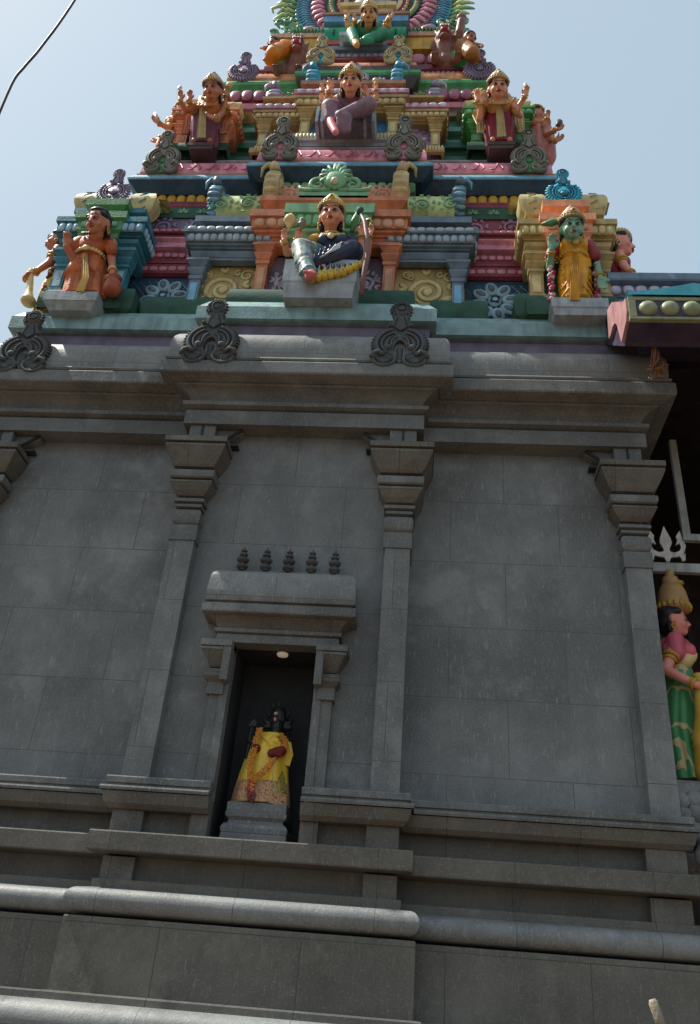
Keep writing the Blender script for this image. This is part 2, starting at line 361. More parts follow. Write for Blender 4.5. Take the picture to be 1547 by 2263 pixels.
va = nt.nodes.new('ShaderNodeVectorMath'); va.operation = 'MULTIPLY_ADD'     # clear-sky model seen through a bright, even summer haze
va.inputs[1].default_value = (.3, .3, .3); va.inputs[2].default_value = (2.95, 3.75, 4.3)
nt.links.new(sk.outputs[0], va.inputs[0]); nt.links.new(va.outputs[0], bg.inputs['Color']); bg.inputs['Strength'].default_value = .1
SC.view_settings.view_transform = 'Standard'; SC.view_settings.look = 'None'; SC.view_settings.gamma = 1; SC.view_settings.exposure = .42
SC.cycles.max_bounces = 6

# ------------------------------------------------------------------ setting
ST = stone('stone', (.148, .155, .152), rim=(.1, .085, .065)); STJ = stone('stone_wall', (.172, .181, .18), joints=True, rim=(.1, .1, .09))
STB = stone('stone_base', (.122, .115, .1), rim=(.1, .085, .06), joints=True)
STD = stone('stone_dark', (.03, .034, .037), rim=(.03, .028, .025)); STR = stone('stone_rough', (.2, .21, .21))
STK = stone('stone_carved', (.075, .084, .09), rough=.8)
STH = stone('stone_roll', (.18, .19, .188), rough=.5, rim=(.15, .13, .1), joints=True)
gm = stone('pavement', (.13, .085, .05), rim=(.1, .065, .035)); mb = MB()
mb.add([(-300, -300, 0), (300, -300, 0), (300, 300, 0), (-300, 300, 0)], [(0, 1, 2, 3)], gm)
tag(mb.build('ground'), kind='structure')

# ------------------------------------------------------------------ grey lower storey
B = tag(empty('temple_wall', (0, 0, 0)), 'dark grey stone lower storey of the temple with pilasters, stepped cornices and a niche', 'temple wall', kind='thing')
MAIN = [(-3.17, 7), (-3.17, .2), (-1, .2), (-1, 0), (1, 0), (1, .2), (3.17, .2), (3.17, 7)]
NL = [(-3.17, 7), (-3.17, .2), (-1, .2), (-1, 0), (-.36, 0), (-.36, .45)]
NR = [(.36, .45), (.36, 0), (1, 0), (1, .2), (3.17, .2), (3.17, 7)]
mb = MB()
for p in (NL, NR): mb.sweep(p, [(0, 2.6), (0, 6.72)], STJ)
mb.add([(-.36, 0, 4.37), (.36, 0, 4.37), (.36, 0, 6.72), (-.36, 0, 6.72)], [(0, 1, 2, 3)], STJ)
wall = mb.build('wall', B)
mb = MB()
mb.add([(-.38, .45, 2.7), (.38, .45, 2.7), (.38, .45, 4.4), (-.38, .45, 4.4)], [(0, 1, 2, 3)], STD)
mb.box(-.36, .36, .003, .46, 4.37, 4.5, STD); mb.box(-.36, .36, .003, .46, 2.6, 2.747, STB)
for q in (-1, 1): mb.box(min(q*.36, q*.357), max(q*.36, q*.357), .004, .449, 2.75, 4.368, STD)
mb.build('niche_recess', B)
mb = MB(); mb.lathe((.03, .1, 4.345), [(.045, 0), (.05, .006), (.05, .022), (.02, .024)], plain('lamp_glass', (.8, .74, .62), .3, emit=(1, .85, .62, .12)), n=20); mb.build('downlight', B)
# cornice bands, each a mitred moulding following the projecting bay
def band(name, prof, mat, parent=B, path=MAIN, smooth=False): m_ = MB(); m_.sweep(path, prof, mat, smooth); return m_.build(name, parent)
c1 = band('architrave', [(-.02, 6.635), (.2, 6.64), (.2, 6.8), (.19, 6.815), (.13, 6.825)], ST)
band('fillet', [(.12, 6.826), (.235, 6.855), (.24, 6.895), (.2, 6.9)], ST)
cy = [(.17+.17*(1-cos(t*pi/2/6)), 6.9+.15*sin(t*pi/2/6)) for t in range(7)]
band('cyma_moulding', cy+[(.3, 7.052)], ST, smooth=True)
band('cornice_slab', [(.28, 7.05), (.46, 7.085), (.47, 7.1), (.47, 7.225), (.46, 7.24), (.4, 7.245), (.39, 7.265), (.44, 7.27), (.45, 7.29), (.44, 7.31)], ST)
kp = [(.42, 7.31), (.43, 7.36), (.43, 7.47)]+[(.26+.17*cos(t*pi/2/8), 7.5+.22*sin(t*pi/2/8)) for t in range(9)]+[(.2, 7.722)]
band('kapota_roll', kp, STH, smooth=True)
# plinth mouldings below the wall, cut through by the niche
for p, e in ((NL, 1), (NR, 0)):
    q = [a for a in p if a[1] != .45]
    m_ = MB(); m_.sweep(q, [(-.01, 3.165), (.2, 3.165), (.205, 3.155), (.205, 3.112), (.19, 3.104), (.19, 3.09), (.23, 3.084), (.235, 3.07), (.23, 3.05)][::-1]+[(-.01, 3.17)], ST, caps=True)
    m_.sweep(q, [(-.01, 2.922), (.15, 2.925), (.19, 2.96), (.215, 3.045), (-.01, 3.048)], STB, caps=True); m_.build('string_course', B)
    m_ = MB(); m_.sweep(q, [(.03, 2.74), (.03, 2.93)], STB, caps=False)
    m_.build('recess_course', B)
band('ledge', [(-.36, 2.575), (.23, 2.6), (.235, 2.61), (.235, 2.735), (.23, 2.745), (-.005, 2.75)], STB)
band('recess_course', [(.03, 2.36), (.03, 2.6)], STB)
band('step_course', [(.16, 2.33), (.16, 2.41), (.03, 2.415)], STB)
band('torus_course', [(.1, 2.158)]+[(.215+.085*cos(radians(a)), 2.252+.086*sin(radians(a))) for a in range(-80, 91, 17)]+[(.1, 2.36)], STH, smooth=True)
band('base_wall', [(.275, 1.655), (.275, 2.13), (.27, 2.14), (.1, 2.158)], STB)
band('step_course', [(.33, 1.60), (.33, 1.645), (.325, 1.656), (.27, 1.658)], STB)
band('torus_course', [(.3, 1.36)]+[(.38+.15*cos(radians(a)), 1.475+.125*sin(radians(a))) for a in range(-80, 91, 17)]+[(.3, 1.603)], STH, smooth=True)
band('base_wall', [(.6, 0), (.6, .5), (.45, .55), (.45, 1.3), (.4, 1.36), (.3, 1.363)], STB)
for x in (-1.0, 1.0):
    s = 1 if x > 0 else -1
    for (z0, z1) in ((2.748, 2.923), (2.413, 2.577)):
        m_ = MB(); m_.sweep([(x-.125, .2), (x-.125, .002), (x+.125, .002), (x+.125, .2)], [(.0+.0, z0), (.0, z1)], STB)
        m_.v = [(a, b-.12 if b < .1 else b, c) for a, b, c in m_.v]; m_.build('block_pier', B)
for x in (-.43, .43): m_ = MB(); m_.box(x-.07, x+.07, -.11, .02, 2.751, 2.9225, STB); m_.build('block_pier', B)
for x in (-3.2, 3.14):
    for (z0, z1) in ((2.748, 2.923), (2.413, 2.577)): m_ = MB(); m_.box(x-.14, x+.16, .06, .3, z0, z1, STB); m_.build('block_pier', B)

# pilasters
def pilaster(x, yw, flip, name='pilaster'):
    """square shaft, cushion, rings, flared echinus and abacus, bracket block above; yw = wall plane"""
    k = .115; y1 = yw+.3
    def U(o=0): return [(x-k-o, y1), (x-k-o, yw-.015-k), (x+k+o, yw-.015-k), (x+k+o, y1)]
    p = empty(name, (0, 0, 0), B)
    m_ = MB(); m_.sweep(U(), [(0, 3.165), (0, 5.34)], STJ)
    m_.sweep(U(), [(0, 5.341), (.014, 5.345), (.014, 5.5), (.004, 5.51)], ST); m_.build('shaft', p)
    c = MB()
    c.sweep(U(), [(-.03, 5.51), (-.0, 5.52), (.018, 5.55), (.02, 5.64), (.0, 5.675), (-.035, 5.68), (-.035, 5.7)], ST, True)
    c.sweep(U(), [(-.035, 5.70), (.012, 5.703), (.012, 5.73), (-.01, 5.733), (-.01, 5.75), (.03, 5.753), (.03, 5.785), (-.02, 5.788), (-.02, 5.82)], ST)
    c.sweep(U(), [(-.02, 5.82), (.01, 5.825), (.05, 5.87), (.085, 5.93), (.09, 5.935), (.09, 5.955), (-.01, 5.958), (-.01, 5.98)], STB)
    c.sweep(U(), [(-.01, 5.98), (.085, 5.984), (.1, 5.995), (.105, 6.03), (.105, 6.055), (.095, 6.07), (.0, 6.075), (.0, 6.11)], ST)
    c.sweep(U(), [(.0, 6.11), (.08, 6.115), (.1, 6.14), (.15, 6.23), (.175, 6.29), (.18, 6.3), (.18, 6.325), (.145, 6.327), (.145, 6.345), (.19, 6.348), (.19, 6.405), (-.1, 6.41)], STB)
    c.build('capital', p)
    b = MB()
    b.box(x-.13-(.0), x+.13, yw-.17, yw+.05, 6.41, 6.637, ST)
    for s_ in ((1,) if flip == 1 else (-1,) if flip == -1 else (1, -1)):
        b.prism([(x+s_*.131, 6.45), (x+s_*.131, 6.63), (x+s_*.4, 6.634), (x+s_*.4, 6.6), (x+s_*.24, 6.5)], yw-.10, yw+.02, ST)
        b.tube([(x+s_*.14, yw-.115, 6.47), (x+s_*.24, yw-.115, 6.52), (x+s_*.39, yw-.115, 6.63)], .017, STD, n=6)
        b.box(min(x+s_*.24, x+s_*.36), max(x+s_*.24, x+s_*.36), yw-.1, yw, 6.45, 6.475, STD)
    b.box(x-.012, x+.012, yw-.176, yw-.168, 6.44, 6.637, STD)
    b.build('bracket_block', p)
pilaster(-1.0, 0, 1); pilaster(1.0, 0, -1); pilaster(3.185, .2, -1); pilaster(-3.185, .2, 1)
# left capital carries dark lotus drops beside it
# niche jambs with cut capitals
for q in (-1, 1):
    p = empty('niche_jamb', (0, 0, 0), B)
    def bx(a, b, y0, z0, z1, mt=ST, nm='band'):
        x0, x1 = sorted((q*a, q*b)); m_.box(x0, x1, y0, .01, z0, z1, mt)
    m_ = MB(); bx(.362, .43, -.1, 3.166, 4.35); bx(.43, .52, -.085, 3.166, 3.9); bx(.40, .54, -.115, 3.9, 4.0); m_.build('shaft', p)
    m_ = MB()
    def wedge(z0, z1, o0, o1, y0, y1):
        a, b = q*.432, q*o0; c_ = q*o1
        m_.add([(a, y0, z0), (b, y0, z0), (c_, y1, z1), (a, y1, z1), (a, 0, z0), (b, 0, z0), (c_, 0, z1), (a, 0, z1)],
               [(0, 1, 2, 3) if q > 0 else (3, 2, 1, 0), (1, 5, 6, 2), (0, 4, 5, 1), (3, 2, 6, 7), (0, 3, 7, 4)], STB)
    wedge(4.0, 4.045, .53, .58, -.115, -.16); wedge(4.045, 4.11, .58, .565, -.16, -.15)
    wedge(4.13, 4.265, .54, .61, -.12, -.2); bx(.432, .62, -.205, 4.265, 4.285); bx(.432, .60, -.19, 4.285, 4.297); bx(.362, .63, -.21, 4.297, 4.352)
    bx(.364, .43, -.2, 4.0, 4.296)
    m_.build('capital', p)
# niche hood
HP = [(-.375, .1), (-.375, 0), (.395, 0), (.395, .1)]
hd = empty('niche_hood', (0, 0, 0), B)
m_ = MB(); m_.sweep(HP, [(-.01, 4.354), (.145, 4.356), (.145, 4.43), (.13, 4.438), (.165, 4.445), (.17, 4.475), (.15, 4.48)], ST); m_.sweep(HP, [(.15, 4.48), (.17, 4.53), (.22, 4.565), (.23, 4.572)], STB, True); m_.build('architrave', hd)
m_ = MB(); m_.sweep(HP, [(.2, 4.573), (.28, 4.58), (.285, 4.59), (.285, 4.66), (.25, 4.672), (.25, 4.685), (.275, 4.69)], ST); m_.build('cornice_slab', hd)
m_ = MB(); m_.sweep(HP, [(.25, 4.688), (.272, 4.695), (.27, 4.8), (.262, 4.9)]+[(.13+.13*cos(radians(a)), 4.92+.11*sin(radians(a))) for a in range(10, 91, 16)]+[(0, 5.032)], STH, True, lid=False)
m_.box(-.375, .395, -.13, .01, 5.0, 5.031, STH); m_.box(-.5, .52, -.1, .005, 5.032, 5.075, ST); m_.build('kapota_roll', hd)
for i, x in enumerate((-.415, -.2, .01, .22, .43)):
    m_ = MB()
    pr_ = [(.0, 0), (.03, 0), (.03, .01), (.055, .028), (.06, .045), (.058, .05), (.025, .066), (.025, .078), (.058, .1), (.066, .12), (.062, .126), (.024, .142), (.022, .152), (.042, .165), (.045, .178), (.042, .183), (.018, .195), (.016, .203), (.032, .213), (.034, .224), (.03, .228), (.012, .24), (.006, .262), (.0, .28)]
    m_.lathe((x+.01, -.1, 5.072), [(a*.88, b*.9) for a, b in pr_], STK, n=18, smooth=False); m_.build('finial', hd)
# horseshoe ornaments on the grey cornice
for x, y in ((-3.07, -.235), (-1.0, -.435), (.93, -.435)):
    kudu('horseshoe_ornament', x, y+.02, 7.19, .66, .86, STK, None, B, lean=.0)
# ------------------------------------------------------------------ painted tower
def P(n, r, g, b, **k): return paint(n, (lambda m_: tuple(min(.85, max(.01, (m_+(c-m_)*1.22)*1.0)) for c in (r, g, b)))((r+g+b)/3), **{**dict(var=.3, dirt=.5), **k})
teal = P('teal_grey', .22, .33, .335); purp = P('purple_grey', .13, .11, .15); orange = P('terracotta', .48, .2, .12)
peach = P('peach', .54, .32, .21); salmon = P('salmon', .7, .33, .2); slate = P('slate_blue', .14, .19, .24); slateL = P('pale_slate', .36, .42, .47)
lilac = P('lilac', .33, .28, .42); lilacL = P('pale_lilac', .52, .47, .58); maroon = P('maroon', .21, .045, .065); pinkm = P('dusty_pink', .52, .24, .3)
yel = P('ochre_yellow', .4, .31, .15); yelL = P('cream_yellow', .58, .5, .28); must = P('mustard', .52, .32, .07); green = P('leaf_green', .1, .26, .12)
greenL = P('sage', .2, .38, .23); dgreen = P('bottle_green', .03, .085, .06, rough=.75); blue = P('peacock_blue', .06, .2, .27); blueL = P('sky_blue', .2, .4, .55)
navy = P('navy', .025, .06, .1); flower = P('flower_blue', .35, .5, .58); pink = P('rose_pink', .72, .33, .4); pinkD = P('rose_dark', .5, .19, .26)
cyan = P('cyan_blue', .07, .36, .5); kg = P('carved_grey', .2, .2, .17, rough=.55); kbeige = P('carved_beige', .48, .42, .27); kl = P('carved_lilac', .27, .22, .32)
cream = P('cream', .55, .44, .3); brownm = P('dark_brown', .07, .05, .05); greyl = P('ledge_grey', .3, .3, .32); white = P('off_white', .7, .68, .66)
lime = P('lime_cream', .5, .58, .3); violet = P('violet_flower', .36, .22, .34)

T = tag(empty('temple_tower', (0, 0, 8)), 'brightly painted tiered tower of the temple with stepped cornices, pavilions and horseshoe crest', 'temple tower', kind='thing')
def at0(o): o.location = (0, 0, -8); return o           # geometry is written in world heights
def bt(mb, name, parent=None):
    o = mb.build(name, parent or T)
    if parent is None: o.location = (0, 0, -8)
    return o
band = lambda name, prof, mat, parent=None, path=None, smooth=False: (lambda m_: (m_.sweep(path, prof, mat, smooth), bt(m_, name, parent))[1])(MB())
def led(a, s, z0, z1, z2, o0=.19, o1=.29):  # chamfered ledge profile
    return [(-.3, z0), (a, z0), (o1, z0+.005), (o1, z1), (s, z2), (-1.2, z2)]
band('purple_band', [(.1, 7.68), (.22, 7.7), (.22, 7.925), (.2, 7.94), (.2, 7.965)], purp, path=MAIN)
band('teal_ledge', [(.1, 7.964), (.25, 7.968), (.29, 7.975), (.29, 8.15), (.275, 8.165), (.2, 8.3), (-1.2, 8.3)], teal, path=MAIN)

class Bay:
    def __init__(s, name, x0, x1, yf, yb, parent=None):
        s.path = [(x0, yb), (x0, yf), (x1, yf), (x1, yb)]; s.x0, s.x1, s.yf, s.yb = x0, x1, yf, yb
        s.o = empty(name, (0, 0, -8) if parent is None else (0, 0, 0), parent or T)
    def p(s, name, prof, mat, smooth=False, extra=None, path=None):
        m_ = MB(); m_.sweep(path or s.path, prof, mat, smooth)
        if extra: extra(m_)
        return m_.build(name, s.o)
    def q(s, name, fn): m_ = MB(); fn(m_); return m_.build(name, s.o)
def minipil(m_, xc, y, z0, z1, w, mat, mat2=None):
    k = w/2; h = z1-z0; mat2 = mat2 or mat; U = [(xc-k, y+.12), (xc-k, y), (xc+k, y), (xc+k, y+.12)]; c = z1-min(.3, h*.42)
    m_.sweep(U, [(.012, z0), (.012, z0+.03), (0, z0+.035), (0, c)], mat)
    m_.box(xc-k*.6, xc+k*.6, y-.007, y, z0+.06, c-.05, mat2)
    d = z1-c
    m_.sweep(U, [(0, c), (.016, c+.01), (.016, c+d*.2), (.0, c+d*.25), (.012, c+d*.3), (.04, c+d*.5), (.04, c+d*.56), (.01, c+d*.6), (.02, c+d*.66), (.06, c+d*.86), (.07, c+d*.88), (.07, z1)], mat)
def cornice3(b, z0, z1, z2, z3, o, mat, pet, petl, rowm=None, pw=.11):
    """z0-z1 stepped soffit, z1-z2 petal row, z2-z3 fascia"""
    d = z1-z0
    b.p('soffit_moulding', [(-.1, z0-.01), (.02, z0), (.02, z0+d*.3), (.05, z0+d*.35), (.05, z0+d*.6), (.085, z0+d*.7), (o*.6, z1-.004)], mat)
    def ex(m_):
        y = b.yf-o*.78
        petals(m_, b.x0-o*.6, b.x1+o*.6, y, (z1+z2)/2, (z2-z1)*.92, petl, w=pw, d=.025)
        for q, x in ((-1, b.x0-o*.78), (1, b.x1+o*.78)): petals(m_, b.yf-o*.4, b.yb, x, (z1+z2)/2, (z2-z1)*.92, petl, w=pw, d=.025, axis='y')
    b.p('petal_course', [(o*.5, z1), (o*.75, z1+.004), (o*.78, z2)], pet, extra=ex)
    b.p('cornice', [(o*.7, z2), (o, z2+.006), (o, z3-.02), (o-.02, z3), (-.2, z3)], mat)

# ---- tier one: core and recess between bays
band('core_wall', [(0, 8.3), (0, 11)], brownm, path=[(-2.55, 5), (-2.55, .62), (2.55, .62), (2.55, 5)])
for q in (-1, 1):
    xs = sorted((q*1.5, q*2.45)); b = Bay('recess_bay', xs[0], xs[1], .33, .7)
    U = b.path
    def pan(m_):
        m_.box(xs[0], xs[1], .345, .4, 8.3, 9.24, navy)
        for k in range(9):
            x = xs[0]+.1*k+.05
            m_.tube([(x, .343, 8.5), (min(x+.55, xs[1]), .343, 8.5+min(.55, xs[1]-x)*1.2)], .004, flower, n=4)
            m_.tube([(x, .342, 9.15), (min(x+.5, xs[1]), .342, 9.15-min(.5, xs[1]-x)*1.2)], .004, flower, n=4)
        c = (q*1.955, .31, 8.87)
        for k in range(8):
            a = k*pi/4+.2; M = Matrix.Rotation(-a, 3, 'Y')
            m_.ell((c[0]+.185*cos(a), .325, c[2]+.2*sin(a)), (.115, .03, .078), flower, M=M, n=10, k=6)
            m_.ell((c[0]+.19*cos(a), .305, c[2]+.205*sin(a)), (.07, .022, .04), slate, M=M, n=8, k=5)
        m_.ell(c, (.085, .04, .09), flower, n=12); m_.tube(arc(c[0], c[2], .045, 0, 360, 10, .268), .01, navy, n=5)
        for k in range(4): a = k*pi/2+.6; m_.ell((c[0]+.05*cos(a), .27, c[2]+.05*sin(a)), (.02, .01, .02), navy, n=6, k=4)
    b.q('flower_panel', pan)
    b.p('maroon_course', [(.0, 9.22), (.05, 9.24), (.055, 9.38), (.03, 9.39)], maroon, extra=lambda m_: petals(m_, xs[0], xs[1], .275, 9.305, .075, pinkm, w=.12, d=.012))
    b.p('maroon_course', [(.03, 9.385), (.065, 9.392), (.065, 9.42), (.03, 9.43), (.05, 9.5), (.07, 9.6), (.05, 9.605)], maroon, extra=lambda m_: petals(m_, xs[0], xs[1], .27, 9.53, .075, pinkm, w=.1, d=.012))
    b.p('pink_ledge', [(.05, 9.605), (.11, 9.62), (.11, 9.65), (.08, 9.66), (.06, 9.76), (.1, 9.79), (.1, 9.81), (.0, 9.815)], pinkm)
    b.p('maroon_course', [(.0, 9.815), (.03, 9.85), (.05, 9.9), (.085, 9.905), (.085, 9.985), (.0, 9.99)], maroon, extra=lambda m_: petals(m_, xs[0], xs[1], .24, 9.94, .05, pinkm, w=.09, d=.01))
    b.p('scroll_panel', [(-.04, 9.99), (-.04, 10.3)], maroon if q > 0 else purp, extra=lambda m_: (scrolls(m_, xs[0]+.02, xs[1]-.05, 9.99, 10.31, .365, violet if q > 0 else lilac, n=2, r=.02)))
    b.p('flower_course', [(-.03, 10.3), (-.02, 10.305), (-.02, 10.5), (-.05, 10.505)], dgreen, extra=lambda m_: [m_.ell((xs[0]+.2+.26*k+.05*cos(a), .345, 10.38+.06*sin(a)), (.045, .01, .014), greenL, M=Matrix.Rotation(-a, 3, 'Y'), n=6, k=4) for k in range(3) for a in (.3, .85, 1.57, 2.3, 2.85)])
    b.p('maroon_fillet', [(-.06, 10.505), (-.02, 10.51), (-.015, 10.53), (-.03, 10.55), (-.03, 10.57), (-.02, 10.59), (-.02, 10.61), (-.08, 10.615)], maroon)
# mustard petals run right along under the next ledge
def pr(m_, x0, x1, y, z, h, mt, w): petals(m_, x0, x1, y, z, h, mt, w=w, d=.04)
m_ = MB(); m_.sweep([(-2.55, 4), (-2.55, .42), (2.55, .42), (2.55, 4)], [(-.05, 10.61), (.0, 10.615), (.0, 10.86)], maroon)
petals(m_, -2.55, 2.55, .41, 10.71, .17, must, w=.13, d=.03)
bt(m_, 'petal_course')
m_ = MB(); m_.sweep([(-.98, .45), (-.98, .23), (.98, .23), (.98, .45)], [(-.3, 10.45), (.0, 10.45), (.0, 10.82)], dgreen); petals(m_, -.98, .98, .215, 10.70, .19, green, w=.125, d=.028); petals(m_, -.98, .98, .205, 10.75, .09, greenL, w=.125, d=.02)
bt(m_, 'petal_course')

# ---- tier one: slate bays with ochre panels
for q in (-1, 1):
    xs = sorted((q*.78, q*1.6)); b = Bay('slate_bay', xs[0], xs[1], .07, .5)
    def pan(m_):
        m_.box(xs[0], xs[1]-.0, .16, .2, 8.3, 9.22, yel); scrolls(m_, xs[0]+.05, xs[1]-.08, 8.55, 9.18, .155, yelL, n=1, r=.035, flat=.35)
        a = xs[0]+.12 if q > 0 else xs[1]-.12; c_ = (xs[0]+xs[1])/2
        for dx, dz, r_ in ((.25, .2, .1), (-.2, -.22, .1), (.23, -.18, .09), (-.25, .23, .07)):
            m_.tube(spiral(c_+dx, 8.87+dz, r_, .02, 0, 1.3, 14, .153), .016, yelL, n=5, flat=.5)
    b.q('scroll_panel', pan)
    b.q('pilaster', lambda m_: minipil(m_, q*1.52, .06, 8.42, 9.2, .13, slate, blueL))
    b.p('string_course', [(-.06, 9.2), (.03, 9.205), (.03, 9.23), (-.01, 9.24), (.02, 9.27), (.045, 9.33), (.045, 9.345), (.0, 9.35)], slate)
    cornice3(b, 9.35, 9.43, 9.555, 9.66, .15, slate, slate, slateL, pw=.095)
    m2 = MB(); petals(m2, xs[0]-.1, xs[1]+.1, -.08, 9.61, .07, slateL, w=.11, d=.012); m2.build('petal_row', b.o)
    b.p('roof_step', [(.04, 9.66), (.06, 9.67), (.06, 9.72), (-.02, 9.73), (-.02, 9.82), (.07, 9.83), (.07, 9.93), (-.2, 9.94)], slate)
    # small barrel vault with painted scrolls
    yb = [(-.12+.0, 9.94)]+[(-.16+.17*cos(radians(a)), 10.21+.23*sin(radians(a))) for a in range(-70, 91, 16)]
    def ex(m_): scrolls(m_, xs[0]+(.0 if q < 0 else .12), xs[1]-(.12 if q < 0 else 0), 10.06, 10.38, .052, greenL, n=2, r=.014)
    m_ = MB(); x0, x1 = sorted((q*.8, q*1.47)); m_.sweep([(x0, .07), (x1, .07)], [(o, z+.05) for o, z in yb], lime, True); ex(m_); m_.build('barrel_roof', b.o)
# crest plates closing the barrel roofs
def crest(name, x, y, z, w, h, t, mat, petl, parent, q=1):
    """leaf-fan plate standing across the roof end, seen almost edge-on"""
    m_ = MB(); pts = []
    for i in range(17):
        a = radians(-90+180*i/16); r_ = 1+.10*(i % 2)
        pts.append((y+.1-w*.5*cos(a)*r_, z+h*.42+h*.42*sin(a)))
    pts += [(y+.3, z+h*.84), (y+.3, z)]
    m_.prism(pts, x-t/2, x+t/2, mat, axis='x', bev=.012)
    for i in range(8):
        a = radians(-70+150*i/7); m_.ell((x, y+.1-w*.5*cos(a), z+h*.42+h*.42*sin(a)), (t*.52, h*.055, h*.06), petl, n=10, k=6)
        m_.ell((x-q*t*.5, y+.12-w*.3*cos(a), z+h*.42+h*.27*sin(a)), (.012, w*.16, h*.05), petl, M=Matrix.Rotation(-a, 3, 'X'), n=6, k=4)
    m_.tube([(x, y-w*.12, z+h*.8), (x+q*.01, y-w*.2, z+h*.92), (x, y-w*.1, z+h*1.02)], [t*.4, t*.3, t*.06], mat, n=8)
    m_.tube([(x-.0, y-w*.1, z+h*.85), (x+q*t*.5, y-w*.15, z+h*.97), (x+q*t*.9, y-w*.1, z+h*.9), (x+q*t*.95, y-w*.05, z+h*.72)], [t*.25, t*.2, t*.14, t*.06], petl, n=6)
    return m_.build(name, parent)
for q in (-1, 1):
    o = crest('roof_crest', q*1.52, .13, 10.15, .42, .55, .16, slate, blueL, T, q); o.location = (0, 0, -8)

# ---- tier one: terracotta centre bay
b = Bay('centre_bay', -.8, .8, -.02, .4)
def pan(m_):
    m_.box(-.8, .8, .1, .14, 8.3, 9.32, purp)
    for q in (-1, 1): scrolls(m_, min(q*.64, q*.3), max(q*.64, q*.3), 8.6, 9.25, .095, lilacL, n=1, r=.026, flat=.4); m_.tube([(q*.33, .095, 8.55), (q*.5, .095, 8.75), (q*.6, .095, 9.05)], .02, lilacL, n=5, flat=.5)
b.q('scroll_panel', pan)
for q in (-1, 1): b.q('pilaster', lambda m_: minipil(m_, q*.735, -.03, 8.5, 9.36, .13, orange, peach))
b.p('string_course', [(-.12, 9.35), (.01, 9.355), (.04, 9.38), (.04, 9.42), (-.0, 9.43), (.03, 9.46)], orange)
cornice3(b, 9.46, 9.56, 9.72, 9.86, .155, orange, orange, peach, pw=.14)
b.p('roof_step', [(.0, 9.86), (.05, 9.87), (.05, 10.0), (.02, 10.01), (.1, 10.1), (.12, 10.12), (.12, 10.2), (-.1, 10.22)], orange, path=[(-.78, .4), (-.78, .04), (.78, .04), (.78, .4)])
g = Bay('green_projection', -.4, .4, -.1, .2)
cornice3(g, 9.3, 9.52, 9.72, 9.9, .13, greenL, green, greenL, pw=.1)
g.p('roof_step', [(.0, 9.9), (.04, 9.91), (.04, 9.99), (-.02, 10.0), (-.02, 10.14), (.06, 10.16), (.06, 10.26), (-.2, 10.27)], greenL, path=[(-.36, .3), (-.36, -.02), (.36, -.02), (.36, .3)])
m_ = MB(); m_.sweep([(-.92, .3), (.92, .3)], [(-.1+.0, 10.2)]+[(.02+.2*cos(radians(a)), 10.47+.28*sin(radians(a))) for a in range(-75, 91, 15)]+[(-.2, 10.75)], peach, True)
scrolls(m_, -.74, .74, 10.26, 10.64, .085, orange, n=5, r=.013); m_.build('barrel_roof', b.o)
for q in (-1, 1): crest('roof_crest', q*.80, .1, 10.22, .5, .72, .19, cream, yelL, b.o, q)
# green leafy ornament over the centre
m_ = MB(); z = 10.28
for q in (-1, 1):
    m_.tube(spiral(q*.22, z+.14, .12, .02, pi if q > 0 else 0, -q*1.4, 18, -.06), [.035-.018*k/18 for k in range(19)], greenL, n=6)
    m_.tube([(q*.05, -.05, z+.05), (q*.3, -.06, z+.03), (q*.42, -.06, z+.06), (q*.44, -.06, z+.12)], [.03, .035, .025, .012], greenL, n=6)
    for k in range(5): a = radians(90+q*(-8-k*26)); m_.tube([(0+q*.02, -.05, z+.26), (.12*cos(a), -.08, z+.28+.13*sin(a)), (.19*cos(a), -.07, z+.28+.22*sin(a)), (.2*cos(a)+q*.02, -.05, z+.24+.22*sin(a))], [.03, .034, .024, .01], greenL, n=6)
m_.ell((0, -.06, z+.22), (.16, .07, .17), greenL, n=12); m_.ell((0, -.12, z+.14), (.05, .04, .06), cream, n=8)
m_.box(-.3, .3, -.06, .1, z-.02, z+.03, greenL); m_.build('leaf_ornament', g.o)
# half-round base moulds
for x0, x1, yy in ((-.98, -.36, -.02), (.42, .97, -.02), (-2.0, -1.3, .12), (1.28, 1.78, .12), (2.2, 2.6, .0), (-2.55, -2.2, 0)):
    m_ = MB(); m_.sweep([(x0, yy+.2), (x0, yy), (x1, yy), (x1, yy+.2)], [(-.1, 8.3)]+[(.08*cos(radians(a)), 8.47+.2*sin(radians(a))) for a in range(-50, 91, 14)]+[(-.1, 8.67)], dgreen, True); bt(m_, 'round_base_mould')
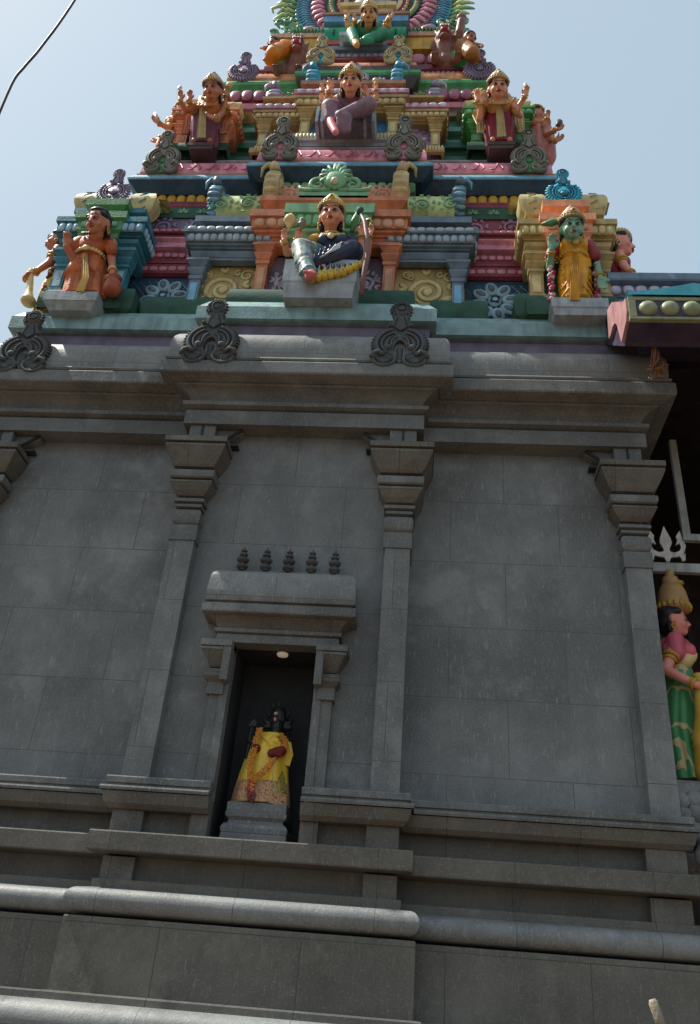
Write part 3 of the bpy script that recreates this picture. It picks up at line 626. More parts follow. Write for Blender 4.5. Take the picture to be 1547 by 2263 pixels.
# ---- tier one corner pavilions
def pavilion(cx, hw, yf, yb, z, h, mw, ml, mc, mcl, mroof, mend, mk, mkf, back):
    """base, two pilasters, stacked cornices with a narrower centre set proud, barrel roof with ornament"""
    b = Bay('corner_pavilion', cx-hw, cx+hw, yf, yb)
    def Z(t): return z+h*t
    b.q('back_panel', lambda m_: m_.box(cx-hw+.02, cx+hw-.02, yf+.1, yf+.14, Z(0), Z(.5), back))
    b.p('base_mould', [(.03, Z(0)), (.04, Z(.03)), (.04, Z(.13)), (.0, Z(.17)), (-.1, Z(.18))], dgreen, True)
    for q in (-1, 1): b.q('pilaster', lambda m_: minipil(m_, cx+q*(hw-.09), yf+.0, Z(.16), Z(.5), .15, mw, ml))
    b.p('string_course', [(-.08, Z(.49)), (.0, Z(.5)), (.02, Z(.51)), (.02, Z(.54)), (-.01, Z(.55)), (.03, Z(.57)), (.04, Z(.6)), (.0, Z(.605))], mw)
    cornice3(b, Z(.6), Z(.64), Z(.72), Z(.78), .11, mw, mw, ml, pw=.085)
    b.p('roof_step', [(.0, Z(.78)), (.02, Z(.79)), (.02, Z(.82)), (-.06, Z(.83)), (-.06, Z(.865)), (.0, Z(.88)), (.0, Z(.925)), (-.2, Z(.93))], mw)
    cpath = [(cx-hw*.48, yf+.2), (cx-hw*.48, yf-.06), (cx+hw*.48, yf-.06), (cx+hw*.48, yf+.2)]
    b.p('centre_cornice', [(-.02, Z(.56)), (.03, Z(.58)), (.03, Z(.62)), (.06, Z(.64)), (.06, Z(.72)), (.1, Z(.73)), (.1, Z(.79)), (.03, Z(.8)), (.0, Z(.82)), (-.02, Z(.86)), (.05, Z(.885)), (.05, Z(.945)), (-.2, Z(.95))], mc, path=cpath,
        extra=lambda m_: petals(m_, cx-hw*.5, cx+hw*.5, yf-.13, Z(.68), h*.05, mcl, w=.09, d=.02))
    r_ = h*.105
    m_ = MB(); m_.sweep([(cx-hw*.88, yf+.2), (cx+hw*.88, yf+.2)], [(.1, Z(.925))]+[(-.02+.16*cos(radians(a)), Z(1.03)+r_*sin(radians(a))) for a in range(-65, 91, 15)]+[(-.3, Z(1.03)+r_)], mroof, True); m_.build('barrel_roof', b.o)
    for q in (-1, 1):
        m_ = MB(); x = cx+q*hw*.8
        m_.sweep([(x-hw*.12, yf+.25), (x-hw*.12, yf+.14), (x+hw*.12, yf+.14), (x+hw*.12, yf+.25)], [(.0, Z(.93))]+[(-.05+.16*cos(radians(a)), Z(1.04)+r_*1.1*sin(radians(a))) for a in range(-65, 91, 15)]+[(-.3, Z(1.04)+r_*1.1)], mend, True)
        for k in range(5): a = radians(-50+k*30); m_.tube([(x-hw*.1, yf+.14-(-.05+.175*cos(a)), Z(1.04)+r_*1.12*sin(a)), (x+hw*.1, yf+.14-(-.05+.175*cos(a+.25)), Z(1.04)+r_*1.12*sin(a+.25))], .008, mw, n=4)
        m_.build('roof_end', b.o)
    kudu('horseshoe_ornament', cx, yf-.0, Z(.945), hw*.98, h*.34, mk, mkf, b.o, lean=.0, round_=True)
    return b
navy2 = navy
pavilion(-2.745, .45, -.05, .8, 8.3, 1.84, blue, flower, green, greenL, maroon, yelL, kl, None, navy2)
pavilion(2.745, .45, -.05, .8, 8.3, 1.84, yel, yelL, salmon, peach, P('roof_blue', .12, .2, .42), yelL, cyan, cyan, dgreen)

# ---- ledge two
M2 = [(-2.62, 5), (-2.62, .45), (-1.0, .45), (-1.0, .25), (1.0, .25), (1.0, .45), (2.62, .45), (2.62, 5)]
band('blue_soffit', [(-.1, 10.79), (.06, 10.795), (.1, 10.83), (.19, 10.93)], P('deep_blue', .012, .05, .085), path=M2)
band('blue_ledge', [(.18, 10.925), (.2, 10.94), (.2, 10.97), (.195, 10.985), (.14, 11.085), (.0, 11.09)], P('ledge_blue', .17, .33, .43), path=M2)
band('brown_lip', [(.0, 11.09), (.125, 11.1), (.13, 11.125), (.0, 11.13)], P('lip_brown', .3, .18, .12), path=M2)
def pinkex(m_):
    for x0, x1, y in ((-.98, .98, .2), (-2.6, -1.15, .4), (1.15, 2.6, .4)):
        n = int((x1-x0)/.24)
        for i in range(n):
            c = x0+(i+.5)*(x1-x0)/n; s_ = 1 if i % 2 else -1
            m_.tube([(c-.08, y-.075, 11.22), (c-.02, y-.085, 11.2), (c+.03, y-.075, 11.3), (c+.02*s_, y-.045, 11.38)], [.006, .013, .013, .005], pinkD, n=5)
            m_.tube([(c+.05, y-.078, 11.33), (c+.1, y-.08, 11.24), (c+.07, y-.085, 11.2)], [.005, .013, .008], pinkD, n=5)
band_o = MB(); band_o.sweep(M2, [(.05, 11.13), (.1, 11.14), (.105, 11.2)]+[(.02+.08*cos(radians(a)), 11.24+.22*sin(radians(a))) for a in range(0, 91, 15)]+[(-.1, 11.47)], pink, True)
pinkex(band_o); bt(band_o, 'kapota_roll')
band('lilac_fillet', [(-.1, 11.47), (-.06, 11.475), (-.05, 11.54), (-.1, 11.55)], lilacL, path=M2)
band('grey_step', [(-.14, 11.5), (-.04, 11.555), (-.02, 11.57), (-.02, 11.6), (-.1, 11.68), (-1.2, 11.69)], greyl, path=M2)
band('grey_step', [(-.3, 11.68), (.0, 11.69), (.0, 11.76), (.03, 11.78), (.03, 11.82), (-.02, 11.86), (-.6, 11.87)], greyl, path=[(-1.05, .8), (-1.05, .32), (1.05, .32), (1.05, .8)])
for x, y, kf in ((-.8, .11, pinkm), (.805, .11, pinkm), (-2.42, .31, green), (2.42, .31, green)):
    o = kudu('horseshoe_ornament', x, y, 11.1, .55, .78, kg, kf, T, lean=.05); o.location = (0, 0, -8)

# ---- tier two
band('core_wall', [(0, 11.6), (0, 13.9)], dgreen, path=[(-1.95, 5), (-1.95, 1.0), (1.95, 1.0), (1.95, 5)])
gr = P('recess_green', .05, .17, .12); grL = P('recess_green_pale', .15, .34, .3)
for q in (-1, 1):
    xs = sorted((q*1.2, q*1.9)); b = Bay('recess_bay', xs[0], xs[1], .86, 1.0)
    zz = 11.75
    for i, (h_, o_, mt) in enumerate(((.2, .02, dgreen), (.14, .09, gr), (.16, .05, dgreen), (.14, .1, gr), (.1, .06, grL), (.15, .02, dgreen), (.12, .08, grL), (.2, .03, gr), (.1, .1, P('olive', .2, .19, .12)), (.14, .06, brownm))):
        b.p('green_course', [(0, zz), (o_, zz+.01), (o_, zz+h_-.01), (0, zz+h_)], mt); zz += h_
    m_ = MB(); m_.sweep(b.path, [(0, zz), (.08, zz+.01), (.1, zz+.1), (.08, zz+.1), (.03, zz+.14)], pinkm); m_.build('pink_course', b.o)
    m_ = MB(); m_.sweep(b.path, [(0, zz+.14), (.02, zz+.15), (.1, zz+.27), (.09, zz+.38), (.0, zz+.42)], maroon, True); petals(m_, xs[0]-.2, xs[1], .76, zz+.29, .22, P('plum', .33, .13, .19), w=.17, d=.035); m_.build('petal_course', b.o)
for q in (-1, 1):
    xs = sorted((q*.66, q*1.27)); b = Bay('ochre_bay', xs[0], xs[1], .48, .95)
    b.q('scroll_panel', lambda m_: (m_.box(xs[0], xs[1], .56, .6, 11.7, 12.45, violet), scrolls(m_, xs[0]+.05, xs[1]-.1, 11.85, 12.4, .553, lilac, n=1, r=.03)))
    b.q('pilaster', lambda m_: minipil(m_, q*1.2, .47, 11.86, 12.42, .12, yel, yelL))
    b.p('base_mould', [(.02, 11.69), (.06, 11.7), (.06, 11.8), (.02, 11.84), (0, 11.85)], yel, extra=lambda m_: petals(m_, xs[0], xs[1]+.05, .42, 11.77, .12, yelL, w=.04, d=.02))
    cornice3(b, 12.36, 12.44, 12.53, 12.6, .1, P('ochre_brown', .36, .26, .13), yel, yelL, pw=.085)
    b.p('pink_lip', [(.06, 12.6), (.11, 12.61), (.115, 12.67), (.09, 12.71), (-.1, 12.72)], pinkm, extra=lambda m_: petals(m_, xs[0]-.08, xs[1]+.08, .375, 12.66, .1, lilacL, w=.12, d=.012))
    b.p('roof_step', [(-.02, 12.72), (.02, 12.73), (.02, 12.8), (-.06, 12.82), (-.06, 12.93), (.03, 12.95), (.03, 13.0), (-.1, 13.01)], P('ochre_brown', 0, 0, 0))
    x0, x1 = sorted((q*.5, q*1.12)); m_ = MB(); m_.sweep([(x0, .7), (x1, .7)], [(.05, 13.0)]+[(-.02+.12*cos(radians(a)), 13.17+.17*sin(radians(a))) for a in range(-60, 91, 15)]+[(-.2, 13.34)], yelL, True); scrolls(m_, x0, x1, 13.03, 13.3, .59, yel, n=2, r=.012); m_.build('barrel_roof', b.o)
    crest('roof_crest', q*1.17, .6, 12.98, .35, .48, .17, lilac, lilacL, b.o, q)
b = Bay('centre_bay', -.69, .69, .4, .9)
b.q('back_panel', lambda m_: (m_.box(-.69, .69, .5, .54, 11.87, 12.6, P('panel_blue', .05, .14, .24)),))
b.p('base_mould', [(.0, 11.87), (.05, 11.875), (.05, 12.0), (.0, 12.02)], yel, extra=lambda m_: petals(m_, -.7, .7, .35, 11.94, .13, yelL, w=.05, d=.02))
for q in (-1, 1): b.q('pilaster', lambda m_: minipil(m_, q*.61, .39, 12.03, 12.56, .13, yel, yelL))
cornice3(b, 12.5, 12.6, 12.72, 12.8, .11, P('ochre_brown', 0, 0, 0), yel, yelL, pw=.1)
b.p('pink_lip', [(.06, 12.8), (.12, 12.81), (.125, 12.88), (.1, 12.93), (-.1, 12.94)], pinkm, extra=lambda m_: petals(m_, -.78, .78, .285, 12.86, .1, lilacL, w=.13, d=.012))
b.p('roof_step', [(-.02, 12.94), (.0, 13.1), (.06, 13.12), (.06, 13.2), (.0, 13.21)], P('lip_brown', 0, 0, 0))
m_ = MB(); m_.sweep([(-.6, .62), (.6, .62)], [(.05, 13.2)]+[(-.02+.14*cos(radians(a)), 13.37+.19*sin(radians(a))) for a in range(-60, 91, 15)]+[(-.2, 13.56)], white, True); scrolls(m_, -.5, .5, 13.24, 13.5, .49, slateL, n=4, r=.01); m_.build('barrel_roof', b.o)
for q in (-1, 1): crest('roof_crest', q*.62, .5, 13.2, .42, .55, .17, cyan, blueL, b.o, q)
kudu('horseshoe_ornament', 0, .42, 13.15, .5, .5, lilacL, None, b.o, lean=0)
oliv = P('olive_green', .12, .2, .09)
pavilion(-2.03, .37, .4, 1.0, 11.68, 1.08, salmon, peach, salmon, greenL, green, yelL, greenL, None, P('pavilion_back', .04, .12, .1))  # back panels of both pavilions share one even dark green
pavilion(2.05, .38, .4, 1.0, 11.68, 1.08, P('pavilion_green', .08, .3, .1), greenL, P('pavilion_green', 0, 0, 0), kbeige, greenL, yelL, yelL, None, P('pavilion_back', 0, 0, 0))

# ---- ledge three
M3 = [(-1.97, 5), (-1.97, .97), (-.78, .97), (-.78, .8), (.78, .8), (.78, .97), (1.97, .97), (1.97, 5)]
band('green_ledge', [(-.2, 13.66), (.03, 13.67), (.12, 13.8), (.17, 13.84), (.17, 13.9), (.16, 13.915), (.11, 14.02), (.0, 14.03)], P('ledge_green', .1, .33, .15), path=M3)
m_ = MB(); m_.sweep([(-.79, 1.2), (-.79, .79), (.79, .79), (.79, 1.2)], [(-.2, 13.62), (.04, 13.63), (.12, 13.78), (.14, 13.84), (.14, 14.05), (.1, 14.09), (-.2, 14.1)], brownm); bt(m_, 'brown_projection')
band('orange_kapota', [(.0, 14.03), (.09, 14.035), (.1, 14.08)]+[(.02+.08*cos(radians(a)), 14.12+.17*sin(radians(a))) for a in range(0, 91, 18)]+[(-.1, 14.3)], P('orange_peel', .72, .36, .2), path=M3, smooth=True)
m_ = MB(); m_.sweep(M3, [(-.1, 14.3), (-.02, 14.31), (-.02, 14.36), (-.05, 14.37), (-.05, 14.44), (.0, 14.46), (.0, 14.5), (-.9, 14.51)], maroon)
petals(m_, -1.95, -.85, 1.005, 14.405, .07, lilacL, w=.08, d=.02); petals(m_, .85, 1.95, 1.005, 14.405, .07, lilacL, w=.08, d=.02); bt(m_, 'petal_course')
for x, y in ((-1.8, .83), (1.83, .83)): o = kudu('horseshoe_ornament', x, y, 13.93, .5, .66, kl, None, T, lean=.05, round_=True); o.location = (0, 0, -8)
for x, y in ((-.585, .66), (.595, .66)): o = kudu('horseshoe_ornament', x, y, 14.08, .5, .62, kbeige, cyan, T, lean=.05); o.location = (0, 0, -8)
# ---- tier three
b = Bay('upper_steps', -.62, .62, .95, 1.4)
b.p('orange_course', [(.0, 14.1), (.05, 14.11), (.05, 14.5), (.0, 14.52)], P('orange_peel', 0, 0, 0))
b.p('blue_course', [(.0, 14.52), (.03, 14.53), (.03, 14.65), (.0, 14.66)], slateL)
b.p('petal_course', [(.0, 14.66), (.02, 14.67), (.05, 14.82), (.09, 14.83), (.09, 14.93), (.0, 14.94)], slate, extra=lambda m_: petals(m_, -.66, .66, .915, 14.75, .08, lilacL, w=.1, d=.02))
b2 = Bay('upper_core', -1.5, 1.5, 1.2, 3)
b2.p('maroon_course', [(.1, 14.5), (.08, 14.6), (.1, 14.62), (.1, 14.8), (.04, 14.9), (.0, 15.25)], maroon, extra=lambda m_: petals(m_, -1.5, 1.5, 1.12, 14.98, .26, pinkm, w=.24, d=.04))
b2.p('yellow_slab', [(.0, 15.25), (.08, 15.26), (.08, 15.58), (.0, 15.6)], must)
b2.p('peach_slab', [(.0, 15.6), (.1, 15.61), (.1, 15.72), (-.3, 15.73)], peach)
b = Bay('green_shrine', -.57, .57, .98, 1.5)
b.p('lilac_course', [(.0, 14.94), (.02, 14.95), (.02, 15.1), (.0, 15.11)], lilac)
b.p('red_course', [(.0, 15.11), (.04, 15.12), (.04, 15.22), (.0, 15.23)], P('brick_red', .4, .1, .08))
b.p('green_roll', [(.0, 15.23), (.02, 15.25), (.09, 15.35), (.1, 15.48), (.03, 15.6)], P('shrine_green', .04, .3, .17), True, extra=lambda m_: [m_.tube([(x, .89, 15.3), (x, .875, 15.42), (x, .93, 15.55)], .012, dgreen, n=4) for x in [-.5+.2*k for k in range(6)]])
b.p('blue_fascia', [(.02, 15.6), (.12, 15.62), (.12, 15.78), (.1, 15.79)], P('fascia_blue', .14, .3, .5))
b.p('brown_lip', [(.1, 15.79), (.14, 15.8), (.14, 15.86), (-.5, 15.87)], P('lip_brown', 0, 0, 0))
b.q('cream_block', lambda m_: (m_.box(-.42, .42, .98, 1.4, 15.87, 16.22, cream), m_.box(-.47, .47, .93, 1.4, 16.22, 16.32, yelL)))

# ---- great horseshoe arch
A = empty('horseshoe_arch', (0, 0, -8), T); CZ = 17.1; CX = .02
lg = P('arch_leaf', .2, .36, .18); lgy = P('arch_leaf_pale', .42, .5, .22)
def ring(m_, r0, r1, y0, y1, mat, n=72):
    vs = []; fs = []
    for i in range(n):
        a = 2*pi*i/n; c, s_ = cos(a), sin(a)
        for r_, y in ((r1, y0+.25), (r1, y1), (r0, y1-.0), (r0, y0+.25)): vs.append((CX+r_*c, y, CZ+r_*s_))
    for i in range(n):
        for j in range(3): fs.append((i*4+j, ((i+1) % n)*4+j, ((i+1) % n)*4+j+1, i*4+j+1))
    m_.add(vs, fs, mat)
Y0 = 1.45
m_ = MB(); ring(m_, 1.36, 1.5, Y0, Y0+.02, lg)
for k in range(64):
    a = 2*pi*k/64; j = random.uniform(.95, 1.08); c, s_ = cos(a), sin(a)
    for w_, r_, mt in ((.0, 1.56, lg if k % 3 else lgy), (.09, 1.66, lgy if k % 2 else lg)):
        aa = a+w_; cc, ss = cos(aa), sin(aa)
        m_.tube([(CX+1.36*cc, Y0, CZ+1.36*ss), (CX+r_*cc*.97, Y0-.07, CZ+r_*ss*.97), (CX+r_*cos(aa+.03)*j*1.02, Y0-.03, CZ+r_*sin(aa+.03)*j*1.02), (CX+r_*cos(aa+.09)*j, Y0, CZ+r_*sin(aa+.09)*j)], [.035, .07, .05, .012], mt, n=6, flat=.35)
m_.build('leaf_ring', A)
m_ = MB(); ring(m_, 1.1, 1.38, Y0, Y0-.03, cyan)
for k in range(100):
    a = 2*pi*k/100; c, s_ = cos(a), sin(a); m_.tube([(CX+1.12*c, Y0-.03, CZ+1.12*s_), (CX+1.25*c, Y0-.07, CZ+1.25*s_), (CX+1.38*c, Y0-.02, CZ+1.38*s_)], .022, blueL, n=5, flat=.5)
m_.build('ribbed_blue_ring', A)
m_ = MB(); ring(m_, .78, 1.12, Y0, Y0-.05, pinkm)
for k in range(44):
    a = 2*pi*k/44; c, s_ = cos(a), sin(a)
    m_.tube([(CX+.8*c, Y0-.05, CZ+.8*s_), (CX+.95*c, Y0-.12, CZ+.95*s_), (CX+1.07*c, Y0-.1, CZ+1.07*s_), (CX+1.13*c, Y0-.04, CZ+1.13*s_)], [.03, .055, .05, .015], P('petal_pink', .66, .33, .42), n=6, flat=.3)
m_.build('pink_petal_ring', A)
m_ = MB(); ring(m_, .7, .82, Y0, Y0-.1, greenL)
for k in range(60): a = 2*pi*k/60; m_.ell((CX+.76*cos(a), Y0-.1, CZ+.76*sin(a)), (.03, .035, .045), yelL, M=Matrix.Rotation(-a+.5, 3, 'Y'), n=6, k=5)
m_.tube(arc(CX, CZ, .83, 0, 360, 60, Y0-.1), .02, dgreen, n=5); m_.tube(arc(CX, CZ, .69, 0, 360, 60, Y0-.1), .02, dgreen, n=5); m_.build('bead_ring', A)
m_ = MB(); ring(m_, .52, .7, Y0, Y0-.08, maroon)
for k in range(40): a = 2*pi*k/40; m_.ell((CX+.61*cos(a), Y0-.09, CZ+.61*sin(a)), (.042, .04, .05), peach, n=7, k=5)
m_.build('bead_ring', A)
m_ = MB(); ring(m_, .44, .52, Y0, Y0-.12, cream); m_.build('cream_ring', A)
m_ = MB(); ring(m_, .3, .44, Y0, Y0-.05, slateL)
for k in range(40): a = 2*pi*k/40; m_.tube([(CX+.31*cos(a), Y0-.06, CZ+.31*sin(a)), (CX+.43*cos(a), Y0-.06, CZ+.43*sin(a))], .016, P('fascia_blue', 0, 0, 0) if k % 2 else peach, n=5)
m_.build('bead_ring', A)
m_ = MB(); m_.lathe((CX, Y0+.02, CZ), [(0, 0), (1.4, 0), (1.4, .3), (0, .3)], maroon, n=48, M=Matrix.Rotation(radians(-90), 3, 'X')); m_.build('disc', A)
m_ = MB(); m_.ell((CX, Y0-.05, CZ-.2), (.4, .2, .38), P('mauve_dome', .42, .3, .33), n=18, k=10); m_.build('dome_boss', A)
# foliage at the feet of the arch
for q in (-1, 1):
    m_ = MB()
    for i in range(26):
        x = CX+q*random.uniform(1.2, 1.66); z = random.uniform(15.75, 16.5); m_.tube(spiral(x, z, random.uniform(.05, .1), .01, random.uniform(0, 6), random.choice((-1.2, 1.2)), 8, 1.34+random.uniform(-.04, .04)), [.028-.002*k for k in range(9)], P('foot_green', .18, .4, .3), n=5)
    m_.build('leaf_scroll', A); m_ = MB()
    for i in range(10): m_.tube([(CX+q*(.7+i*.06), 1.15, 15.74), (CX+q*(.74+i*.06), 1.1, 15.83), (CX+q*(.8+i*.06), 1.15, 15.78)], [.03, .03, .01], greenL, n=5)
    m_.build('leaf_fringe', A); m_ = MB()
    m_.ell((CX+q*1.0, 1.25, 15.86), (.2, .12, .13), P('foot_green', 0, 0, 0)); m_.ell((CX+q*1.0, 1.17, 15.88), (.15, .08, .1), pinkm)
    m_.build('boss', A)
# ------------------------------------------------------------------ statues
def J(px, py, y):
    """point of the photograph's ray at depth y (used to read off joint positions)"""
    a, b = px-773.5, py-1131.5
    d = Vector([R[0][i]*a+R[1][i]*b+R[2][i]*1900 for i in range(3)]); t = (y+7)/d.y
    return Vector((CAMX, -7, 1.6))+d*t
V = Vector
gold = P('gold_paint', .5, .34, .1, rough=.35, bump=.1, dirt=.15); goldL = P('pale_gold', .62, .5, .26, rough=.4, dirt=.2); hairm = P('hair_black', .015, .014, .016, rough=.4, dirt=.1)
eyew = P('eye_white', .6, .57, .52, dirt=.05, rough=.3); lipm = P('lip_red', .35, .06, .05, dirt=0)
sk1 = P('skin_peach', .66, .33, .22, var=.12, bump=.06, dirt=.15, rough=.4); sk2 = P('skin_brown', .46, .2, .13, var=.12, bump=.06, dirt=.2, rough=.4)
skg = P('skin_green', .2, .34, .24, var=.12, bump=.06, dirt=.15, rough=.4); skp = P('skin_pink', .72, .32, .27, var=.1, bump=.05, dirt=.1, rough=.4)
def frame(d, n):
    d = V(d).normalized(); n = V(n); n = (n-d*n.dot(d)).normalized(); return d, n, d.cross(n)
def hand(mb, wrist, d, n, L, curl, side, mat):
    """palm with five unequal bent fingers; n = palm normal, side = +1/-1 thumb side along d x n"""
    d, n, s = frame(d, n); s = s*side; w = V(wrist); r = L*.085
    mb.cap(w-d*L*.1, L*.16, w+d*L*.1, L*.18, mat)
    for k, (off, ln) in enumerate(((.17, .40), (.06, .46), (-.06, .43), (-.17, .34))):
        kn = w+d*L*(.5-abs(off)*.2)+s*L*off
        mb.cap(w+d*L*.12+s*L*off*.7, L*.12, kn, L*.095, mat, 7)
        c1, c2 = curl*.6+k*.04, curl*1.4+k*.05
        p1 = kn+(d*cos(c1)+n*sin(c1)+s*off*.35)*L*ln*.5; p2 = p1+(d*cos(c2)+n*sin(c2)+s*off*.3)*L*ln*.5
        mb.cap(kn, r, p1, r*.92, mat, 7); mb.cap(p1, r*.92, p2, r*.7, mat, 7)
    t0 = w+d*L*.14+s*L*.17; t1 = t0+(d*.55+s*.75+n*.3).normalized()*L*.2; t2 = t1+(d*.85+s*.25+n*(.2+curl*.5)).normalized()*L*.2
    mb.cap(t0, r*1.35, t1, r*1.15, mat, 7); mb.cap(t1, r*1.1, t2, r*.8, mat, 7)
class Fig:
    def __init__(s, name, label, base, skin, cat='statue', vox=.0125, group=None):
        s.o = tag(empty(name, base), label, cat, group, 'thing'); s.base = V(base); s.b = MB(); s.skin = skin; s.vox = vox; s.kids = []
    def put(s, mb, name, rm=None, parent=None, smooth=3):
        mb.v = [tuple(V(p)-s.base) for p in mb.v]; o = mb.build(name, parent or s.o)
        if rm: remesh(o, rm, smooth)
        return o
    def limb(s, pts, rs, mb=None, mat=None):
        mb = mb or s.b
        for i in range(len(pts)-1): mb.cap(pts[i], rs[i], pts[i+1], rs[i+1], mat or s.skin, 12)
    def torso(s, pel, chest, sw, k=1, fem=True, mb=None, mat=None, inf=0):
        """pelvis, waist, ribs, shoulders"""
        mb = mb or s.b; mat = mat or s.skin; pel = V(pel); ch = V(chest); up = (ch-pel); waist = pel+up*.48
        mb.ell(pel, (.165*k+inf, .13*k+inf, .13*k+inf), mat, n=16, k=10)
        mb.cap(pel, .12*k+inf, waist, .1*k+inf, mat, 14); mb.ell(waist, (.125*k+inf, .095*k+inf, .12*k+inf), mat, n=16, k=10)
        mb.ell(ch, (.165*k+inf, .12*k+inf, .15*k+inf), mat, n=16, k=10); mb.cap(waist, .095*k+inf, ch, .11*k+inf, mat, 14)
        mb.cap(ch+V((-sw*.8, .01, .09*k)), .06*k+inf, ch+V((sw*.8, .01, .09*k)), .06*k+inf, mat, 12)
        if fem:
            for q in (-1, 1): mb.ell(ch+V((q*.075*k, -.09*k, .0)), (.07*k+inf, .06*k+inf, .068*k+inf), mat, n=12, k=8)
    def head(s, chin, H, yaw=0, pitch=0, neck=None, hair=True, crown='tall', mats=(None, None), bun=False, face=True, crownh=1.0, roll=0, mous=False):
        M = Matrix.Rotation(radians(yaw), 3, 'Z') @ Matrix.Rotation(radians(pitch), 3, 'X') @ Matrix.Rotation(radians(roll), 3, 'Y')
        c = V(chin)
        def Q(x, y, z): return c+M @ (V((x, y, z))*H)
        def E(mb, x, y, z, rx, ry, rz, mat, n=14, k=9, R2=None): mb.ell(Q(x, y, z), (rx*H, ry*H, rz*H), mat, M=M @ R2 if R2 else M, n=n, k=k)
        b, m = s.b, s.skin
        off = .17
        E(b, 0, off+.06, .64, .37, .42, .37, m); E(b, 0, off-.06, .44, .31, .33, .40, m); E(b, 0, off-.26, .12, .13, .11, .10, m); E(b, 0, off-.12, .22, .23, .24, .2, m)
        for q in (-1, 1):
            E(b, q*.17, off-.26, .32, .12, .1, .12, m); E(b, q*.37, off+.06, .44, .045, .10, .15, m)
            b.cap(Q(q*.05, off-.36, .585), .035*H, Q(q*.23, off-.29, .58), .03*H, m, 6)
        b.cap(Q(0, off-.365, .54), .035*H, Q(0, off-.46, .36), .052*H, m, 8); E(b, 0, off-.40, .335, .085, .06, .035, m)
        E(b, 0, off-.365, .225, .105, .055, .03, m); E(b, 0, off-.355, .18, .085, .05, .035, m)
        if neck is not None: b.cap(Q(0, off+.02, .12), .2*H, neck, .2*H, m, 12)
        f = MB()
        if face:
            for q in (-1, 1):
                f = MB(); E(f, q*.145, off-.35, .485, .085, .034, .028, eyew, 10, 6); E(f, q*.14, off-.39, .485, .034, .012, .03, hairm, 8, 5)
                f.tube([Q(q*.055, off-.38, .47), Q(q*.145, off-.405, .53), Q(q*.245, off-.335, .49)], .014*H, hairm, n=5)
                f.tube([Q(q*.055, off-.38, .47), Q(q*.15, off-.395, .445), Q(q*.24, off-.335, .48)], .008*H, hairm, n=5)
                s.put(f, 'eye')
                f = MB(); f.tube([Q(q*.05, off-.41, .585), Q(q*.15, off-.40, .635), Q(q*.27, off-.31, .595)], [.012*H, .022*H, .008*H], hairm, n=5); s.put(f, 'eyebrow')
            f = MB(); f.tube([Q(-.1, off-.385, .205), Q(-.03, off-.43, .235), Q(0, off-.43, .225), Q(.03, off-.43, .235), Q(.1, off-.385, .205)], .02*H, lipm, n=5); f.tube([Q(-.085, off-.39, .19), Q(0, off-.425, .175), Q(.085, off-.39, .19)], .022*H, lipm, n=5)
            s.put(f, 'lips'); f = MB(); E(f, 0, off-.375, .63, .022, .02, .03, lipm, 6, 4); s.put(f, 'forehead_mark')
            if mous: f = MB(); f.tube([Q(-.14, off-.37, .24), Q(-.04, off-.445, .28), Q(0, off-.45, .275), Q(.04, off-.445, .28), Q(.14, off-.37, .24)], [.006*H, .014*H, .013*H, .014*H, .006*H], hairm, n=5); s.put(f, 'moustache')
        if hair:
            f = MB(); E(f, 0, off+.13, .66, .395, .40, .385, hairm); E(f, 0, off+.28, .4, .32, .22, .36, hairm)
            for q in (-1, 1): E(f, q*.3, off+.16, .22, .09, .1, .22, hairm); E(f, q*.28, off-.06, .72, .12, .2, .12, hairm)
            if bun: E(f, .0, off+.2, 1.03, .2, .22, .14, hairm); E(f, 0, off+.05, .9, .36, .36, .16, hairm)
            for k in range(14): a = -.9+k*.14; f.tube([Q(.34*sin(a), off-.2+.1*abs(a), .86), Q(.4*sin(a), off+.1, 1.02-.1*abs(a)), Q(.42*sin(a), off+.4, .8)], .02*H, hairm, n=5)
            s.put(f, 'hair', rm=s.vox)
        g1, g2 = mats[0] or gold, mats[1] or goldL
        if crown == 'tall':
            f = MB(); CH = crownh
            pr_ = [(.40, 0), (.45, .02), (.45, .10), (.41, .12), (.43, .16), (.42, .24), (.36, .27), (.37, .33), (.34, .42), (.28, .45), (.29, .52), (.23, .62), (.17, .65), (.18, .71), (.12, .78), (.05, .8), (.08, .86), (.05, .92), (.0, .95)]
            Mt = M @ Matrix.Rotation(radians(-8), 3, 'X')
            f.lathe(Q(0, off+.05, .72), [(r*H, z*H*CH) for r, z in pr_], g1, n=22, M=Mt)
            for k in range(13):
                a = -pi/2+(k-6)*.23
                f.ell(Q(0, off+.05, .72)+Mt @ V((.45*H*cos(a), .45*H*sin(a), .06*H)), (.03*H, .03*H, .05*H), g2, n=6, k=4)
                f.ell(Q(0, off+.05, .72)+Mt @ V((.42*H*cos(a), .42*H*sin(a), .2*H*CH)), (.035*H, .03*H, .035*H), g2, n=6, k=4)
            f.ell(Q(0, off+.05, .72)+Mt @ V((0, -.42*H, .28*H*CH)), (.1*H, .05*H, .13*H), g2, n=10, k=6)
            f.ell(Q(0, off+.05, .72)+Mt @ V((0, -.47*H, .28*H*CH)), (.045*H, .03*H, .045*H), lipm, n=8, k=5)
            s.put(f, 'crown')
        for q in (-1, 1):
            f = MB(); f.tube([Q(q*.4, off+.04+.07*sin(a), .2+.09*cos(a)) for a in [k*pi/4 for k in range(9)]], .022*H, g1, n=5); E(f, q*.4, off+.04, .09, .035, .035, .05, g1, 8, 5); s.put(f, 'earring')
        return Q
